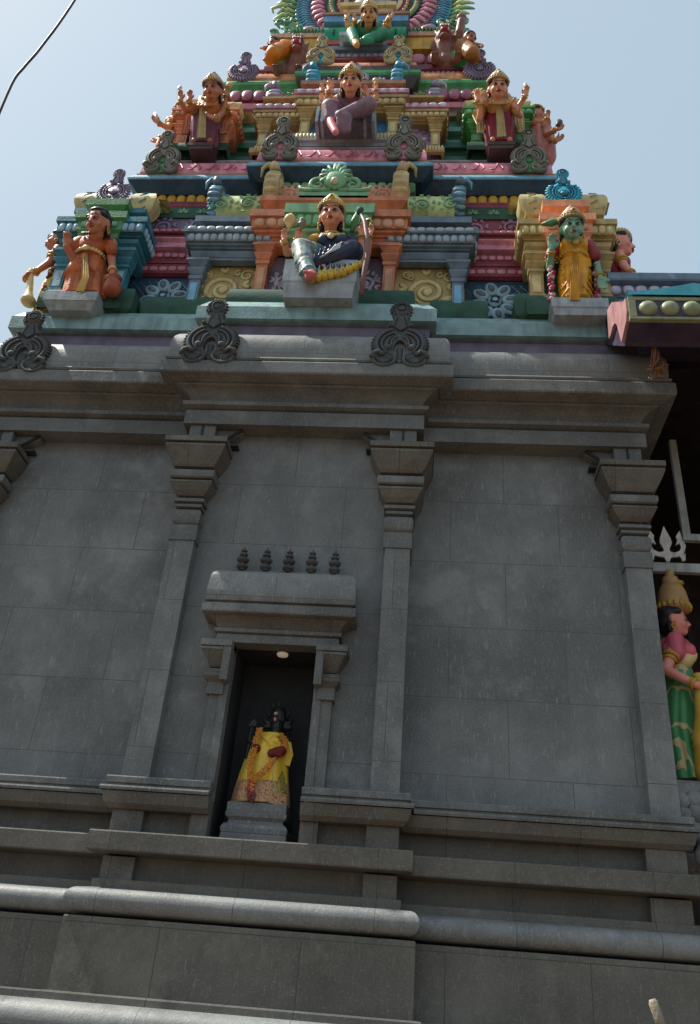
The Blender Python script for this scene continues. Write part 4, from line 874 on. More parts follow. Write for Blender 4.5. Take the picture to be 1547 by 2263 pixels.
    def necklace(s, ch, r, drop, mat, n=17, k=1.0, y=.12, pend=True, mb=None):
        f = MB(); pts = []
        for i in range(n):
            a = pi+pi*i/(n-1); pts.append(V(ch)+V((r*cos(a), -y*(.45+.5*abs(sin(a))), drop*1.15*sin(a)+.10*k)))
        f.tube(pts, .011*k, mat, n=6)
        for p in pts[1:-1]: f.ell(p+V((0, -.008, -.012*k)), (.014*k, .012*k, .018*k), mat, n=6, k=4)
        if pend: f.ell(pts[n//2]+V((0, -.012, -.03*k)), (.035*k, .018*k, .04*k), mat, n=10, k=6)
        s.put(f, 'necklace')
    def belt(s, c, rx, ry, mat, k=1.0):
        f = MB(); f.tube([V(c)+V((rx*cos(a), ry*sin(a), 0)) for a in [2*pi*i/24 for i in range(25)]], .017*k, mat, n=6)
        for i in range(15): a = pi+pi*i/14; f.ell(V(c)+V((rx*1.05*cos(a), ry*1.07*sin(a), .0)), (.02*k, .015*k, .024*k), mat, n=7, k=5)
        f.ell(V(c)+V((0, -ry*1.12, -.005)), (.045*k, .02*k, .04*k), mat, n=10, k=6); s.put(f, 'belt')
    def bangle(s, p, d, r, mat):
        f = MB(); d, n, t = frame(d, (0, 1, .3)); f.tube([V(p)+(n*cos(a)+t*sin(a))*r for a in [2*pi*i/12 for i in range(13)]], r*.28, mat, n=5)
        f.tube([V(p)+d*r*.7+(n*cos(a)+t*sin(a))*r*.95 for a in [2*pi*i/12 for i in range(13)]], r*.18, mat, n=5); s.put(f, 'bangle')
    def arm(s, sh, el, wr, hd=None, pn=(0, -1, 0), r=.055, curl=.4, L=None, side=1, ban=gold, uban=True):
        s.limb([sh, el, wr], [r*1.05, r*.82, r*.58])
        hd = hd or (V(wr)-V(el)); hand(s.b, V(wr)+V(hd).normalized()*r*.4, hd, pn, L or r*2.9, curl, side, s.skin)
        if ban:
            s.bangle(V(wr)+(V(el)-V(wr))*.06, V(el)-V(wr), r*.72, ban)
            if uban: s.bangle(V(sh)+(V(el)-V(sh))*.5, V(el)-V(sh), r*1.05, ban)
    def skirt(s, rings, mat, pl=14, amp=.06, name='skirt', n=72, ph=0, front=None, parent=None, hem=None):
        """rings = [(centre, rx, ry)] top to bottom; pleats deepen downward; hem = (fraction, material)"""
        vs = []; fs = []; f = MB(); K = len(rings); sub = []
        for i in range(K-1):
            for u in (0, .5): (c0, a0, b0), (c1, a1, b1) = rings[i], rings[i+1]; sub.append((V(c0).lerp(V(c1), u), a0+(a1-a0)*u, b0+(b1-b0)*u))
        sub.append((V(rings[-1][0]), rings[-1][1], rings[-1][2])); K = len(sub)
        for i, (c, rx, ry) in enumerate(sub):
            t = i/(K-1)
            for j in range(n):
                a = 2*pi*j/n; w = 1+amp*(.25+.75*t)*(abs(sin(pl*a/2+ph+.4*sin(3*a)))-.5)*2
                vs.append(c+V((rx*w*cos(a), ry*w*sin(a), 0)))
        for i in range(K-1):
            for j in range(n): fs.append((i*n+j, (i+1)*n+j, (i+1)*n+(j+1) % n, i*n+(j+1) % n))
        f.add(vs, fs, mat, True); f.add([vs[j] for j in range(n)], [tuple(range(n))], mat); f.add([vs[(K-1)*n+j] for j in range(n)], [tuple(range(n))[::-1]], mat)
        if hem:
            h0 = int((K-1)*hem[0]); f.m(hem[1])
            k = f.mats.index(hem[1])
            for i in range(h0, K-1):
                for j in range(n): f.mi[i*n+j] = k
        return s.put(f, name, parent=parent)
    def done(s): return s.put(s.b, 'body', rm=s.vox, smooth=2)
def ribbon(F, name, pts, w, t, mat, folds=3, nrm=(0, -1, 0)):
    """hanging or draped strip of cloth with lengthwise folds"""
    f = MB(); P_ = [V(p) for p in pts]; m = len(P_); k = folds*4+1; vs = []
    for i in range(m):
        d = (P_[min(i+1, m-1)]-P_[max(i-1, 0)]).normalized(); n_ = V(nrm); s_ = d.cross(n_).normalized(); ww = w[i] if isinstance(w, (list, tuple)) else w
        for j in range(k): u = j/(k-1)-.5; vs.append(P_[i]+s_*u*ww+n_*(t*(.6+.4*cos(j*pi/2)) ))
        for j in range(k): u = j/(k-1)-.5; vs.append(P_[i]+s_*u*ww-n_*t*.4)
    fs = []
    for i in range(m-1):
        for j in range(k-1): a = i*2*k+j; fs.append((a, a+1, a+1+2*k, a+2*k)); a += k; fs.append((a+1, a, a+2*k, a+1+2*k))
        for j in (0, k-1): a = i*2*k+j; fs.append((a, a+2*k, a+3*k, a+k))
    f.add(vs, fs, mat, True); return F.put(f, name)
def chunk(F, name, x0, x1, y0, y1, z0, z1, mat, under=.06, bev=.012):
    """block pedestal with bevelled rim and undercut base"""
    f = MB(); f.sweep([(x0, y1), (x0, y0), (x1, y0), (x1, y1)], [(-under, z0), (-.012, z0+(z1-z0)*.36), (0, z0+(z1-z0)*.4), (0, z1-bev), (-bev, z1)], mat, lid=True, caps=True); return F.put(f, name)

# 1 --- seated goddess with bow, centre of tier one
F = Fig('seated_statue', 'seated goddess statue in dark blue dress holding a bow on a grey block', (.06, -.1, 8.2), sk1)
pel = J(738, 578, -.1); ch = J(735, 546, -.22); neck = J(730, 514, -.29)
F.torso(pel, ch, .23, 1.08); F.head(J(729, 502, -.42), .36, 0, 15, neck, crownh=.78, mats=(goldL, gold))
bl = P('blouse_navy', .03, .05, .11, rough=.35, bump=.3); c = MB(); F.torso(pel, ch, .23, 1.08, mb=c, mat=bl, inf=.014); c.cap(ch+V((.2, 0, .1)), .08, ch+V((.31, -.02, -.02)), .076, bl); F.put(c, 'blouse', rm=.013)
ys = P('sleeve_yellow', .62, .33, .06); c = MB(); c.cap(ch+V((-.2, 0, .1)), .084, ch+V((-.29, -.06, -.06)), .08, ys); F.put(c, 'sleeve', rm=.013)
F.arm(ch+V((-.2, 0, .08)), J(672, 545, -.25), J(705, 588, -.42), (.6, -.3, -.5), (0, -.2, -1), r=.055, curl=.5)
F.arm(ch+V((-.2, .05, .06)), J(634, 560, -.2), J(627, 532, -.36), (-.05, -.1, 1), (.3, -1, 0), r=.052, curl=.9)
F.arm(ch+V((-.2, .05, .06)), J(655, 560, -.15), J(656, 526, -.3), (.1, -.1, 1), (.3, -1, 0), r=.05, curl=.9)
F.arm(ch+V((.22, .03, .07)), J(800, 582, -.22), J(797, 520, -.34), (.1, -.05, 1), (.2, -1, 0), r=.055, curl=.9, side=-1)
F.arm(ch+V((.22, .05, .07)), J(812, 562, -.1), J(818, 520, -.22), (.1, -.05, 1), (-.2, -1, 0), r=.05, curl=.6, side=-1)
bd = brocade('dress_blue', (.035, .09, .16), (.3, .36, .14), (.12, .25, .34), scale=9, thr=.75, rough=.4)
dk = P('dress_dark', .025, .04, .08, rough=.35); dw = P('stripe_white', .5, .52, .55)
hipL, kL, aL = pel+V((-.11, -.06, 0)), J(665, 548, -.40), J(682, 606, -.50)
hipR, kR, aR = pel+V((.1, -.06, 0)), J(777, 556, -.40), J(700, 583, -.44)
c = MB(); F.limb([hipL, kL, aL], [.13, .11, .09], c, bd); c.cap(kL, .1, kL.lerp(aL, .5), .11, bd); [c.tube([kL.lerp(aL, t)+V((.1*cos(a), .088*sin(a), .05*cos(a)+.02*sin(3*a))) for a in [pi+pi*i/10 for i in range(11)]], .012, bd, n=6) for t in (.2, .5, .65, .95)]; F.put(c, 'leg_cloth', rm=.013)
c = MB(); F.limb([hipR, kR, aR], [.15, .135, .085], c, dk); c.cap(pel, .16, hipR, .13, dk); [c.tube([aR.lerp(kR, t)+V((-.05+.02*i*t, -.09-.01*i, -.06+.045*i)) for i in range(4)], .013, dk, n=6) for t in (.1, .22, .34, .46, .6, .75)]; c.ell(pel+V((.0, -.06, .02)), (.2, .14, .12), dk); F.put(c, 'folded_leg_cloth', rm=.013)
c = MB()
for i in range(5): t = i/4; c.tube([aR.lerp(kR, .1+.05*i)+V((0, -.09, -.03)), aR.lerp(kR, .4+.03*i)+V((0, -.115, .015*i-.02)), aR.lerp(kR, .75)+V((0, -.11, .02*i))], [.008, .013, .006], dw, n=6)
F.put(c, 'piping')
F.b.cap(aL, .06, aL+V((.02, -.03, -.07)), .055, P('foot_pink', .72, .25, .26)); c = MB(); fp = MATS['foot_pink']
c.cap(aL+V((.02, -.03, -.07)), .06, aL+V((.05, -.12, -.13)), .055, fp); [c.cap(aL+V((.05, -.12, -.13)), .03, aL+V((-.01+.028*i, -.18+.006*i, -.15)), .018, fp) for i in range(5)]; F.put(c, 'foot', rm=.011)
# pleated fan of the hem over the seat front
c = MB(); fy = P('hem_yellow', .66, .5, .12)
for i in range(9):
    a = i/8; t0 = J(697+11*i, 586, -.43); t1 = J(690+14.5*i-2, 622-3.0*i-(max(0, i-5)*5), -.48); mid = t0.lerp(t1, .5)
    c.tube([t0, t0.lerp(t1, .3), mid], [.02, .03, .036], dk, n=7); c.tube([mid+V((0, -.006, 0)), t0.lerp(t1, .8), t1], [.037, .046, .034], fy, n=7); c.tube([t0+V((0, -.03, 0)), t0.lerp(t1, .8)+V((0, -.05, 0))], .007, dw, n=5)
F.put(c, 'pleated_hem')
F.necklace(ch, .13, .1, goldL, k=1.2, y=.19); F.necklace(ch, .09, .03, gold, k=.9, y=.19, pend=False); F.belt(pel+V((0, 0, .14)), .16, .155, goldL)
c = MB(); p = J(640, 492, -.38); c.lathe(p+V((0, 0, -.1)), [(.01, 0), (.025, .02), (.03, .06), (.06, .1), (.075, .14), (.06, .18), (.04, .2), (.02, .24), (.0, .25)], goldL, n=14); F.put(c, 'conch')
c = MB(); p = J(667, 496, -.34); c.lathe(p+V((0, 0, -.1)), [(.01, 0), (.02, .04), (.045, .07), (.05, .1), (.03, .13), (.045, .15), (.03, .19), (.0, .2)], kg, n=12); F.put(c, 'bell')
br = P('bow_brown', .2, .1, .09); c = MB(); c.tube([J(795, 468, -.46), J(806, 490, -.5), J(812, 530, -.52), J(811, 570, -.52), J(803, 610, -.5), J(800, 652, -.47)], [.014, .026, .034, .034, .03, .022], br, n=9); c.ell(J(795, 466, -.46), (.04, .04, .06), dgreen); F.put(c, 'bow')
c = MB(); c.tube([J(778, 512, -.3), J(783, 490, -.32), J(792, 468, -.36)], [.025, .045, .025], green, n=8); c.ell(J(796, 463, -.36), (.045, .035, .03), dgreen); F.put(c, 'parrot')
c = MB(); c.tube([J(820, 505, -.22), J(818, 488, -.22)], .012, goldL, n=6); c.tube([J(810, 487, -.22)+V((.0, 0, 0)), J(818, 484, -.24), J(822, 492, -.22)], .018, goldL, n=6); F.put(c, 'goad')
chunk(F, 'seat_block', -.37, .425, -.45, .1, 8.16, 8.71, P('block_grey', .33, .37, .39), under=.03)
F.done()

# 2 --- orange robed man with water pot, left
F = Fig('standing_statue', 'standing moustached statue in orange robe holding a brown water pot', (-2.74, -.05, 8.36), sk2)
ft = J(183, 640, -.05); ft.z = 8.37; chin = J(210, 516, -.12); pel = J(196, 592, -.08); ch = J(205, 545, -.2); neck = J(208, 524, -.27)
rb = P('robe_orange', .42, .13, .065, bump=.35, rough=.55); rb2 = P('robe_edge', .55, .36, .14)
F.torso(pel, ch, .2, 1, fem=False); F.head(J(209, 519, -.38), .345, -14, 20, neck, crown=None, bun=True, mous=True)
c = MB(); F.torso(pel, ch, .2, .95, fem=False, mb=c, mat=rb, inf=.012); c.cap(ch+V((-.17, 0, .08)), .07, ch+V((-.23, -.02, -.06)), .07, rb); c.cap(ch+V((.17, 0, .08)), .07, ch+V((.25, -.02, -.08)), .07, rb)
c.cap(pel, .155, pel+V((0, 0, -.12)), .17, rb)
for i in range(5): c.tube([pel+V((-.17, -.08, .05-.03*i)), pel+V((-.02, -.17, .06-.035*i)), pel+V((.17, -.1, .12-.03*i))], .016, rb, n=6)
F.put(c, 'robe', rm=.013)
lm = P('lower_robe', .48, .16, .08, bump=.3)
for q in (-1, 1): F.skirt([(pel+V((q*.07, 0, .06)), .13, .15), (pel+V((q*.09, -.01, -.2)), .15, .16), (J(193+q*17, 620, -.08), .15, .15), (J(186+q*20, 662, -.08), .155, .15)], lm, pl=9, amp=.07, name='trouser_leg')
ribbon(F, 'front_pleat', [pel+V((.0, -.17, .05)), J(189, 615, -.3), J(176, 645, -.28)], [.06, .08, .1], .015, rb2)
F.arm(ch+V((-.2, 0, .06)), J(168, 580, -.16), J(146, 545, -.34), (-.1, -.15, 1), (.5, -1, 0), r=.064, curl=.9, ban=None); F.arm(ch+V((.22, 0, .05)), J(246, 565, -.16), J(249, 600, -.2), (0, -.1, -1), (-.3, -1, 0), r=.064, curl=.7, ban=goldL, uban=False)
c = MB(); c.cap(ch+V((.2, 0, .05)), .08, J(242, 552, -.17), .072, P('sleeve_maroon', .25, .05, .06)); F.put(c, 'sleeve', rm=.014)
F.necklace(ch+V((0, 0, .02)), .12, .08, brownm, k=1.2, y=.17, pend=False); F.belt(pel.lerp(ch, .45), .165, .15, goldL)
c = MB(); p = J(247, 640, -.2); c.lathe(p+V((0, 0, -.07)), [(.0, 0), (.05, .0), (.09, .03), (.1, .07), (.095, .1), (.1, .12), (.09, .17), (.06, .2), (.055, .23), (.08, .25), (.07, .26), (0, .26)], P('pot_brown', .33, .1, .06), n=18); F.put(c, 'water_pot')
c = MB(); [c.ell(J(143, 515+3*k, -.36), (.02, .02, .02), hairm, n=6, k=4) for k in range(5)]; F.put(c, 'bead_string')
chunk(F, 'pedestal', -3.06, -2.45, -.27, .3, 8.14, 8.37, P('block_grey', 0, 0, 0), under=.07); F.done()

# 3 --- left corner, mace bearer turned to the side
F = Fig('side_statue', 'statue in yellow dress on the far left corner leaning on a golden mace', (-3.15, .25, 8.3), sk2)
pel = V((-3.2, .2, 8.95)); ch = V((-3.23, .16, 9.28)); F.torso(pel, ch, .1, .95); F.head(J(112, 552, .1)+V((.0, 0, .0)), .3, -75, 0, ch+V((0, 0, .18)), crown=None, bun=True)
F.skirt([(pel+V((0, 0, .1)), .14, .15), (pel+V((0, 0, -.15)), .19, .2), (V((-3.17, .2, 8.31)), .2, .22)], P('dress_yellow', .6, .42, .08), pl=12, amp=.08)
c = MB(); F.torso(pel, ch, .1, .97, mb=c, mat=P('dress_yellow', 0, 0, 0), inf=.015); F.put(c, 'blouse', rm=.015)
F.arm(ch+V((-.05, -.12, .08)), J(108, 582, .0), J(76, 603, -.05), (-.7, 0, -.6), (0, 0, -1), r=.06, curl=.7)
c = MB(); p = J(62, 672, -.05); q_ = J(70, 600, -.05); h_ = q_.z-p.z; c.lathe(p, [(.0, 0), (.07, .0), (.09, .03), (.085, .07), (.055, .12), (.04, .2), (.035, .35), (.03, h_*.9), (.05, h_), (.0, h_+.02)], goldL, n=14); c.v = [(a+(q_.x-p.x)*(cc-p.z)/h_, b_, cc) for a, b_, cc in c.v]; F.put(c, 'mace'); F.necklace(ch, .1, .06, brownm, y=.18)
c = MB(); [c.ell(V((-3.26+.01*sin(i*2.1), .02+.02*cos(i), 9.25-i*.035)), (.03, .03, .025), maroon if i % 3 else goldL, n=6, k=4) for i in range(24)]; F.put(c, 'garland')
F.done()

# 4 --- green goddess with parrot, right
F = Fig('standing_statue', 'green-skinned goddess statue in yellow sari with a parrot on her raised hand', (2.74, -.05, 8.36), skg)
x0 = J(1270, 640, -.05).x; pel = J(1268, 596, -.08); ch = J(1266, 553, -.2); chin = J(1265, 531, -.38); neck = J(1265, 535, -.28)
F.torso(pel, ch, .19, 1); F.head(chin, .33, 0, 20, neck, crownh=.8, mats=(P('crown_dull', .4, .3, .2), gold))
sy = P('sari_yellow', .66, .34, .06, bump=.3, rough=.5); c = MB(); F.torso(pel, ch, .16, .97, mb=c, mat=sy, inf=.012)
for i in range(6): c.tube([pel+V((-.17, -.1, .02-.045*i)), pel+V((0, -.17, .05-.04*i)), pel+V((.17, -.1, .13-.035*i))], .017, sy, n=6)
F.put(c, 'blouse', rm=.013)
F.skirt([(pel+V((0, 0, .1)), .14, .13), (pel+V((0, -.01, -.08)), .18, .16), (J(1270, 625, -.1), .17, .16), (J(1271, 670, -.08), .15, .15)], sy, pl=10, amp=.09, name='sari')
for q in (-1, 1): 
    c = MB(); [c.tube([V((pel.x+q*.05, -.23, 8.9-.11*i)), V((pel.x+q*.11, -.22, 8.86-.11*i)), V((pel.x+q*.17, -.15, 8.8-.11*i))], .014, sy, n=5) for i in range(4)]; F.put(c, 'sari_fold')
ribbon(F, 'front_pleat', [pel+V((.0, -.17, .02)), J(1270, 625, -.3), J(1270, 665, -.27)], [.06, .09, .1], .018, sy, folds=4)
ms = P('sleeve_maroon', 0, 0, 0)
for q in (-1, 1): c = MB(); c.cap(ch+V((q*.17, .0, .09)), .075, ch+V((q*.24, 0, -.08)), .07, ms); F.put(c, 'sleeve', rm=.014)
F.arm(ch+V((-.22, 0, .02)), J(1215, 592, -.14), J(1219, 553, -.32), (.05, -.15, 1), (.2, -1, 0), r=.055, curl=.5, L=.2); F.arm(ch+V((.22, 0, .02)), J(1316, 575, -.14), J(1326, 612, -.2), (.1, 0, -1), (-.2, -1, 0), r=.055, curl=.25, side=-1, L=.2)
F.necklace(ch, .13, .12, gold, k=1.1, y=.17); F.necklace(ch, .09, .05, goldL, k=1, y=.16); F.belt(pel.lerp(ch, .48), .155, .14, gold, 1.2)
c = MB(); a, b_ = J(1196, 496, -.34), J(1232, 490, -.38); c.tube([a, a.lerp(b_, .3), a.lerp(b_, .65), b_], [.012, .03, .045, .03], green, n=8); c.ell(b_+V((.02, 0, .025)), (.035, .03, .03), green, n=8); c.cap(b_+V((.045, 0, .025)), .012, b_+V((.065, -.0, .01)), .004, lipm, n=6); F.put(c, 'parrot')
gl = P('garland_rose', .5, .1, .2); gl2 = P('garland_white', .6, .5, .5)
for q in (-1, 1):
    c = MB()
    for i in range(60): t_ = i/59; p_ = ch.lerp(J(1270, 664, -.1), t_)+V((0, .03, .08*(1-t_))); c.ell((p_.x+q*(.19+.05*sin(min(1, i/14)*pi/2))+random.uniform(-.02, .02), p_.y-.03+random.uniform(-.02, .02), p_.z), (.03, .028, .022), random.choice((gl, gl, maroon, gl2) if i > 28 or i < 12 else (hairm, gl2, slate, maroon)), M=Matrix.Rotation(random.uniform(-1, 1), 3, 'Y'), n=6, k=4)
    F.put(c, 'garland')
chunk(F, 'pedestal', 2.49, 3.08, -.27, .3, 8.14, 8.37, P('block_grey', 0, 0, 0), under=.03); F.done()

# 5 --- right corner figure in profile
F = Fig('side_statue', 'statue in maroon dress and cream crown in profile on the right corner', (3.2, .3, 8.3), skp)
pel = V((3.33, .28, 9.0)); ch = V((3.34, .25, 9.36)); F.torso(pel, ch, .1, .95); F.head(J(1383, 565, .15), .36, 80, 0, ch+V((0, 0, .17)), crownh=.55, mats=(yelL, cream))
c = MB(); F.torso(pel, ch, .12, .97, mb=c, mat=P('dress_maroon', .28, .04, .07), inf=.02); F.put(c, 'blouse', rm=.015)
F.skirt([(pel+V((0, 0, .1)), .15, .16), (pel+V((0, 0, -.2)), .2, .22), (V((3.3, .28, 8.31)), .2, .22)], P('dress_maroon', 0, 0, 0), pl=12)
F.arm(ch+V((.02, -.13, .08)), ch+V((.05, -.17, -.15)), ch+V((.12, -.2, -.3)), (.3, 0, -1), (0, -1, 0), r=.06); F.done()
# 6 --- tier two centre, seated in mauve
F = Fig('seated_statue', 'seated statue in mauve robe with round halo on a grey chair', (0, .3, 11.85), sk1)
mv = P('robe_mauve', .26, .17, .22, bump=.35)
pel = J(772, 258, .15); ch = J(772, 228, -.02); chin = J(773, 207, -.26); F.torso(pel, ch, .19, .97); F.head(chin, .34, 0, 27, J(773, 212, -.12), crownh=.8, mats=(goldL, gold))
c = MB(); F.torso(pel, ch, .18, 1.02, mb=c, mat=mv, inf=.016)
hL, kL, aL = pel+V((-.1, -.05, 0)), J(729, 238, -.18), J(731, 262, -.16); hR, kR, aR = pel+V((.1, -.05, 0)), J(815, 232, -.2), J(752, 256, -.26)
F.limb([hL, kL, aL], [.13, .115, .09], c, mv); F.limb([hR, kR, aR], [.13, .11, .07], c, mv); c.cap(aR, .075, aR+V((.08, .02, -.04)), .08, mv)
for i in range(5): c.tube([aR+V((-.03+.035*i, -.03, .0)), J(750+5*i, 275, -.24), J(748+6*i, 294-abs(i-2), -.2)], [.03, .04, .028], mv, n=8)
F.put(c, 'robe', rm=.015)
fp = MATS['foot_pink']; c = MB(); c.cap(aL, .065, J(734, 276, -.2), .06, fp); c.cap(J(734, 276, -.2), .06, J(742, 292, -.26), .045, fp); F.put(c, 'foot', rm=.013)
F.arm(ch+V((-.19, 0, .06)), J(722, 222, .0), J(727, 200, -.12), (0, -.1, 1), r=.055, curl=.6); F.arm(ch+V((-.19, .03, .06)), J(712, 220, .05), J(710, 202, .0), (0, 0, 1), r=.045, curl=.8)
F.arm(ch+V((.19, 0, .06)), J(822, 222, .0), J(812, 214, -.15), (-.2, -.2, .6), r=.055, curl=.5, side=-1); F.arm(ch+V((.19, .03, .06)), J(832, 218, .05), J(830, 198, -.03), (0, 0, 1), r=.045, curl=.8, side=-1)
F.necklace(ch, .12, .12, goldL, k=1.1, y=.16); F.necklace(ch, .09, .06, goldL, k=1, y=.16)
c = MB(); c.lathe(J(830, 182, -.03)+V((0, 0, -.08)), [(.01, 0), (.015, .06), (.04, .08), (.045, .12), (.02, .16), (0, .17)], goldL, n=10); F.put(c, 'lotus_bud')
hc_ = chin+V((0, .28, .2)); c = MB(); c.lathe(hc_, [(.0, 0), (.24, 0), (.27, .02), (.24, .04), (0, .04)], goldL, n=28, M=Matrix.Rotation(radians(90), 3, 'X')); [c.ell(hc_+V((.26*cos(a), -.02, .26*sin(a))), (.03, .02, .03), yelL, n=6, k=4) for a in [2*pi*k/24 for k in range(24)]]; F.put(c, 'halo')
c = MB(); c.box(-.36, .38, .06, .4, 11.8, 12.08, P('chair_grey', .16, .16, .19)); [c.box(x-.02, x+.02, .02, .42, 11.79, 12.12, slateL) for x in (-.37, -.3, .27, .38)]; F.put(c, 'chair'); F.done()

# 7, 9 --- tier two standing figures
def standing2(label, cx, py_chin, px_chin, skirt_m, top_m, apron_m, armsL, armsR, extra, yaw=0, q0=1):
    F = Fig('standing_statue', label, (cx, .25, 11.6), sk1 if yaw >= 0 else sk2)
    pel = J(px_chin-6*q0, py_chin+36, .24); ch = J(px_chin-1*q0, py_chin+16, .08); chin = J(px_chin, py_chin, -.1)
    F.torso(pel, ch, .18, .93); F.head(chin, .33, yaw, 26, J(px_chin, py_chin+5, .04), crownh=.75, mats=(P('crown_dull', 0, 0, 0), goldL))
    c = MB(); F.torso(pel, ch, .17, .95, mb=c, mat=top_m, inf=.013)
    for i in range(5): c.tube([ch+V((-.15, -.12, .08-.05*i)), ch+V((0, -.16, -.04-.04*i)), ch+V((.15, -.12, .08-.05*i))], .014, top_m, n=6)
    F.put(c, 'shawl', rm=.015)
    F.skirt([(pel+V((0, 0, .12)), .15, .14), (pel+V((0, -.01, -.1)), .21, .18), (pel.lerp(V((cx, .34, 11.68)), .55), .2, .17), (V((cx, .38, 11.68)), .19, .16)], skirt_m, pl=12, amp=.08, name='robe')
    ribbon(F, 'apron', [pel+V((0, -.17, .12)), pel+V((0, -.22, -.15)), V((cx, .2, 11.7))], [.07, .09, .12], .016, apron_m)
    for q in (-1, 1):
        F.b.cap(V((cx+q*.09, .32, 11.71)), .045, V((cx+q*.11, .24, 11.70)), .04, F.skin)
        ribbon(F, 'sash', [ch+V((q*.22, .0, .05)), pel+V((q*.28, .0, .0)), V((cx+q*.25, .25, 12.05)), V((cx+q*.27, .25, 11.85))], [.06, .12, .13, .08], .02, yelL if yaw >= 0 else orange)
    for q, arms in ((-1, armsL), (1, armsR)):
        for e, w_, hd in arms: F.arm(ch+V((q*.2, .03, .05)), J(e[0], e[1], e[2]-.02), J(w_[0], w_[1], w_[2]-.04), hd, (.1, -1, 0), r=.055, curl=.6, side=-q)
    F.necklace(ch, .13, .12, goldL, k=1.2, y=.17); F.necklace(ch, .09, .05, gold, k=1, y=.17); F.belt(pel.lerp(ch, .45), .16, .145, goldL, 1.2)
    extra(F); chunk(F, 'pedestal', cx-.18, cx+.18, .23, .5, 11.55, 11.67, brownm, under=.02); F.done()
def ex7(F):
    c = MB(); p, q_ = J(400, 215, .0), J(397, 195, -.02); c.tube([p, q_], .012, white, n=6); c.ell(q_, (.035, .02, .06), white, n=8); F.put(c, 'mace')
    c = MB(); c.ell(J(507, 188, .05), (.05, .04, .045), yelL, n=10); F.put(c, 'conch')
standing2('four-armed statue in dark plum robe with orange shawl on the left pavilion', J(445, 310, .22).x+.0, 222, 466, P('robe_plum', .17, .06, .1), P('shawl_orange', .56, .24, .12), yelL,
          [((410, 245, .1), (398, 222, .0), (-.1, -.1, 1)), ((425, 240, .05), (417, 222, -.05), (0, -.1, 1))], [((492, 245, .1), (500, 212, .05), (.0, -.1, 1)), ((490, 250, .12), (478, 262, -.02), (-.6, -.3, -.1))], ex7, -3)
def ex9(F):
    c = MB(); p, q_ = J(1166, 212, .0), J(1161, 188, .0); c.tube([p, q_], [.012, .02], white, n=6); c.ell(q_, (.025, .02, .06), white, n=8); F.put(c, 'blade')
    c = MB(); c.ell(J(1060, 208, .05), (.08, .05, .1), goldL, n=12); [c.ell(J(1060, 208, .0)+V((.09*cos(a), 0, .11*sin(a))), (.02, .02, .02), gold, n=6, k=4) for a in [k*.6 for k in range(11)]]; F.put(c, 'disc')
standing2('four-armed statue on the green right pavilion in maroon robe with a long cream apron', J(1108, 310, .22).x, 218, 1100, P('robe_maroon', .25, .04, .06), P('shawl_gold', .55, .32, .15), yelL,
          [((1062, 250, .1), (1054, 222, .0), (0, -.1, 1)), ((1060, 262, .12), (1064, 228, .0), (.2, -.1, 1))], [((1145, 240, .1), (1160, 212, .0), (.2, -.1, 1)), ((1150, 255, .1), (1142, 243, -.08), (-.3, -.6, .3))], ex9, 3, 0)
# 8, 10 --- tier two corner figures
F = Fig('side_statue', 'orange statue reaching over the sky from the left end of the second tier', (-2.5, .6, 11.6), P('skin_orange', .6, .25, .13, var=.1, bump=.08, dirt=.2))
pel = J(390, 305, .6); ch = J(388, 285, .55)+V((.0, 0, .05)); F.torso(pel, ch, .1, 1.0); F.head(J(392, 262, .5)+V((-.02, 0, .02)), .28, -75, 0, ch+V((0, 0, .15)), crownh=.6)
F.arm(ch+V((-.05, -.05, .1)), J(372, 283, .4), J(350, 272, .35), (-.6, 0, .7), r=.055, curl=.7); F.arm(ch+V((-.02, -.08, .02)), J(368, 300, .4), J(352, 306, .35), (-.4, 0, -.5), r=.05, curl=.7)
c = MB(); c.cap(pel, .18, pel+V((0, 0, -.3)), .17, F.skin); F.put(c, 'robe', rm=.016); c = MB(); c.tube([J(347, 268, .33), J(344, 252, .33)], [.02, .035], white, n=7); F.put(c, 'axe')
c = MB(); c.tube([J(352, 306, .33), J(349, 320, .33), J(347, 335, .33)], [.02, .03, .02], orange, n=7); F.put(c, 'noose'); F.done()
F = Fig('side_statue', 'brown statue with small weapons stretched out on the right end of the second tier', (2.6, .6, 11.6), sk2)
pel = J(1195, 315, .6); ch = J(1192, 290, .55)+V((0, 0, .05)); F.torso(pel, ch, .1, 1.05); F.head(J(1197, 272, .5)+V((-.02, 0, .03)), .29, 75, 0, ch+V((0, 0, .15)), crownh=.6, mats=(P('crown_dull', 0, 0, 0), goldL))
for e, w_, hd in (((1203, 280, .4), (1210, 262, .35), (.1, 0, 1)), ((1207, 298, .4), (1226, 288, .3), (.9, 0, .5)), ((1210, 308, .45), (1228, 312, .35), (.6, 0, .5))): F.arm(ch+V((.04, -.05, .08)), J(*e), J(*w_), hd, r=.05, curl=.7, side=-1)
c = MB(); c.cap(pel+V((0, 0, .1)), .2, pel+V((0, 0, -.3)), .2, P('robe_rose', .5, .2, .17)); F.put(c, 'robe', rm=.016)
c = MB(); c.tube([J(1210, 253, .35), J(1209, 241, .35)], [.02, .008], slateL, n=6); F.put(c, 'dagger'); c = MB(); c.tube([J(1232, 282, .3), J(1236, 270, .3)], [.03, .05], brownm, n=8); F.put(c, 'drum'); c = MB(); c.tube([J(1234, 306, .35), J(1235, 293, .35)], [.02, .006], slateL, n=6); F.put(c, 'blade'); F.done()

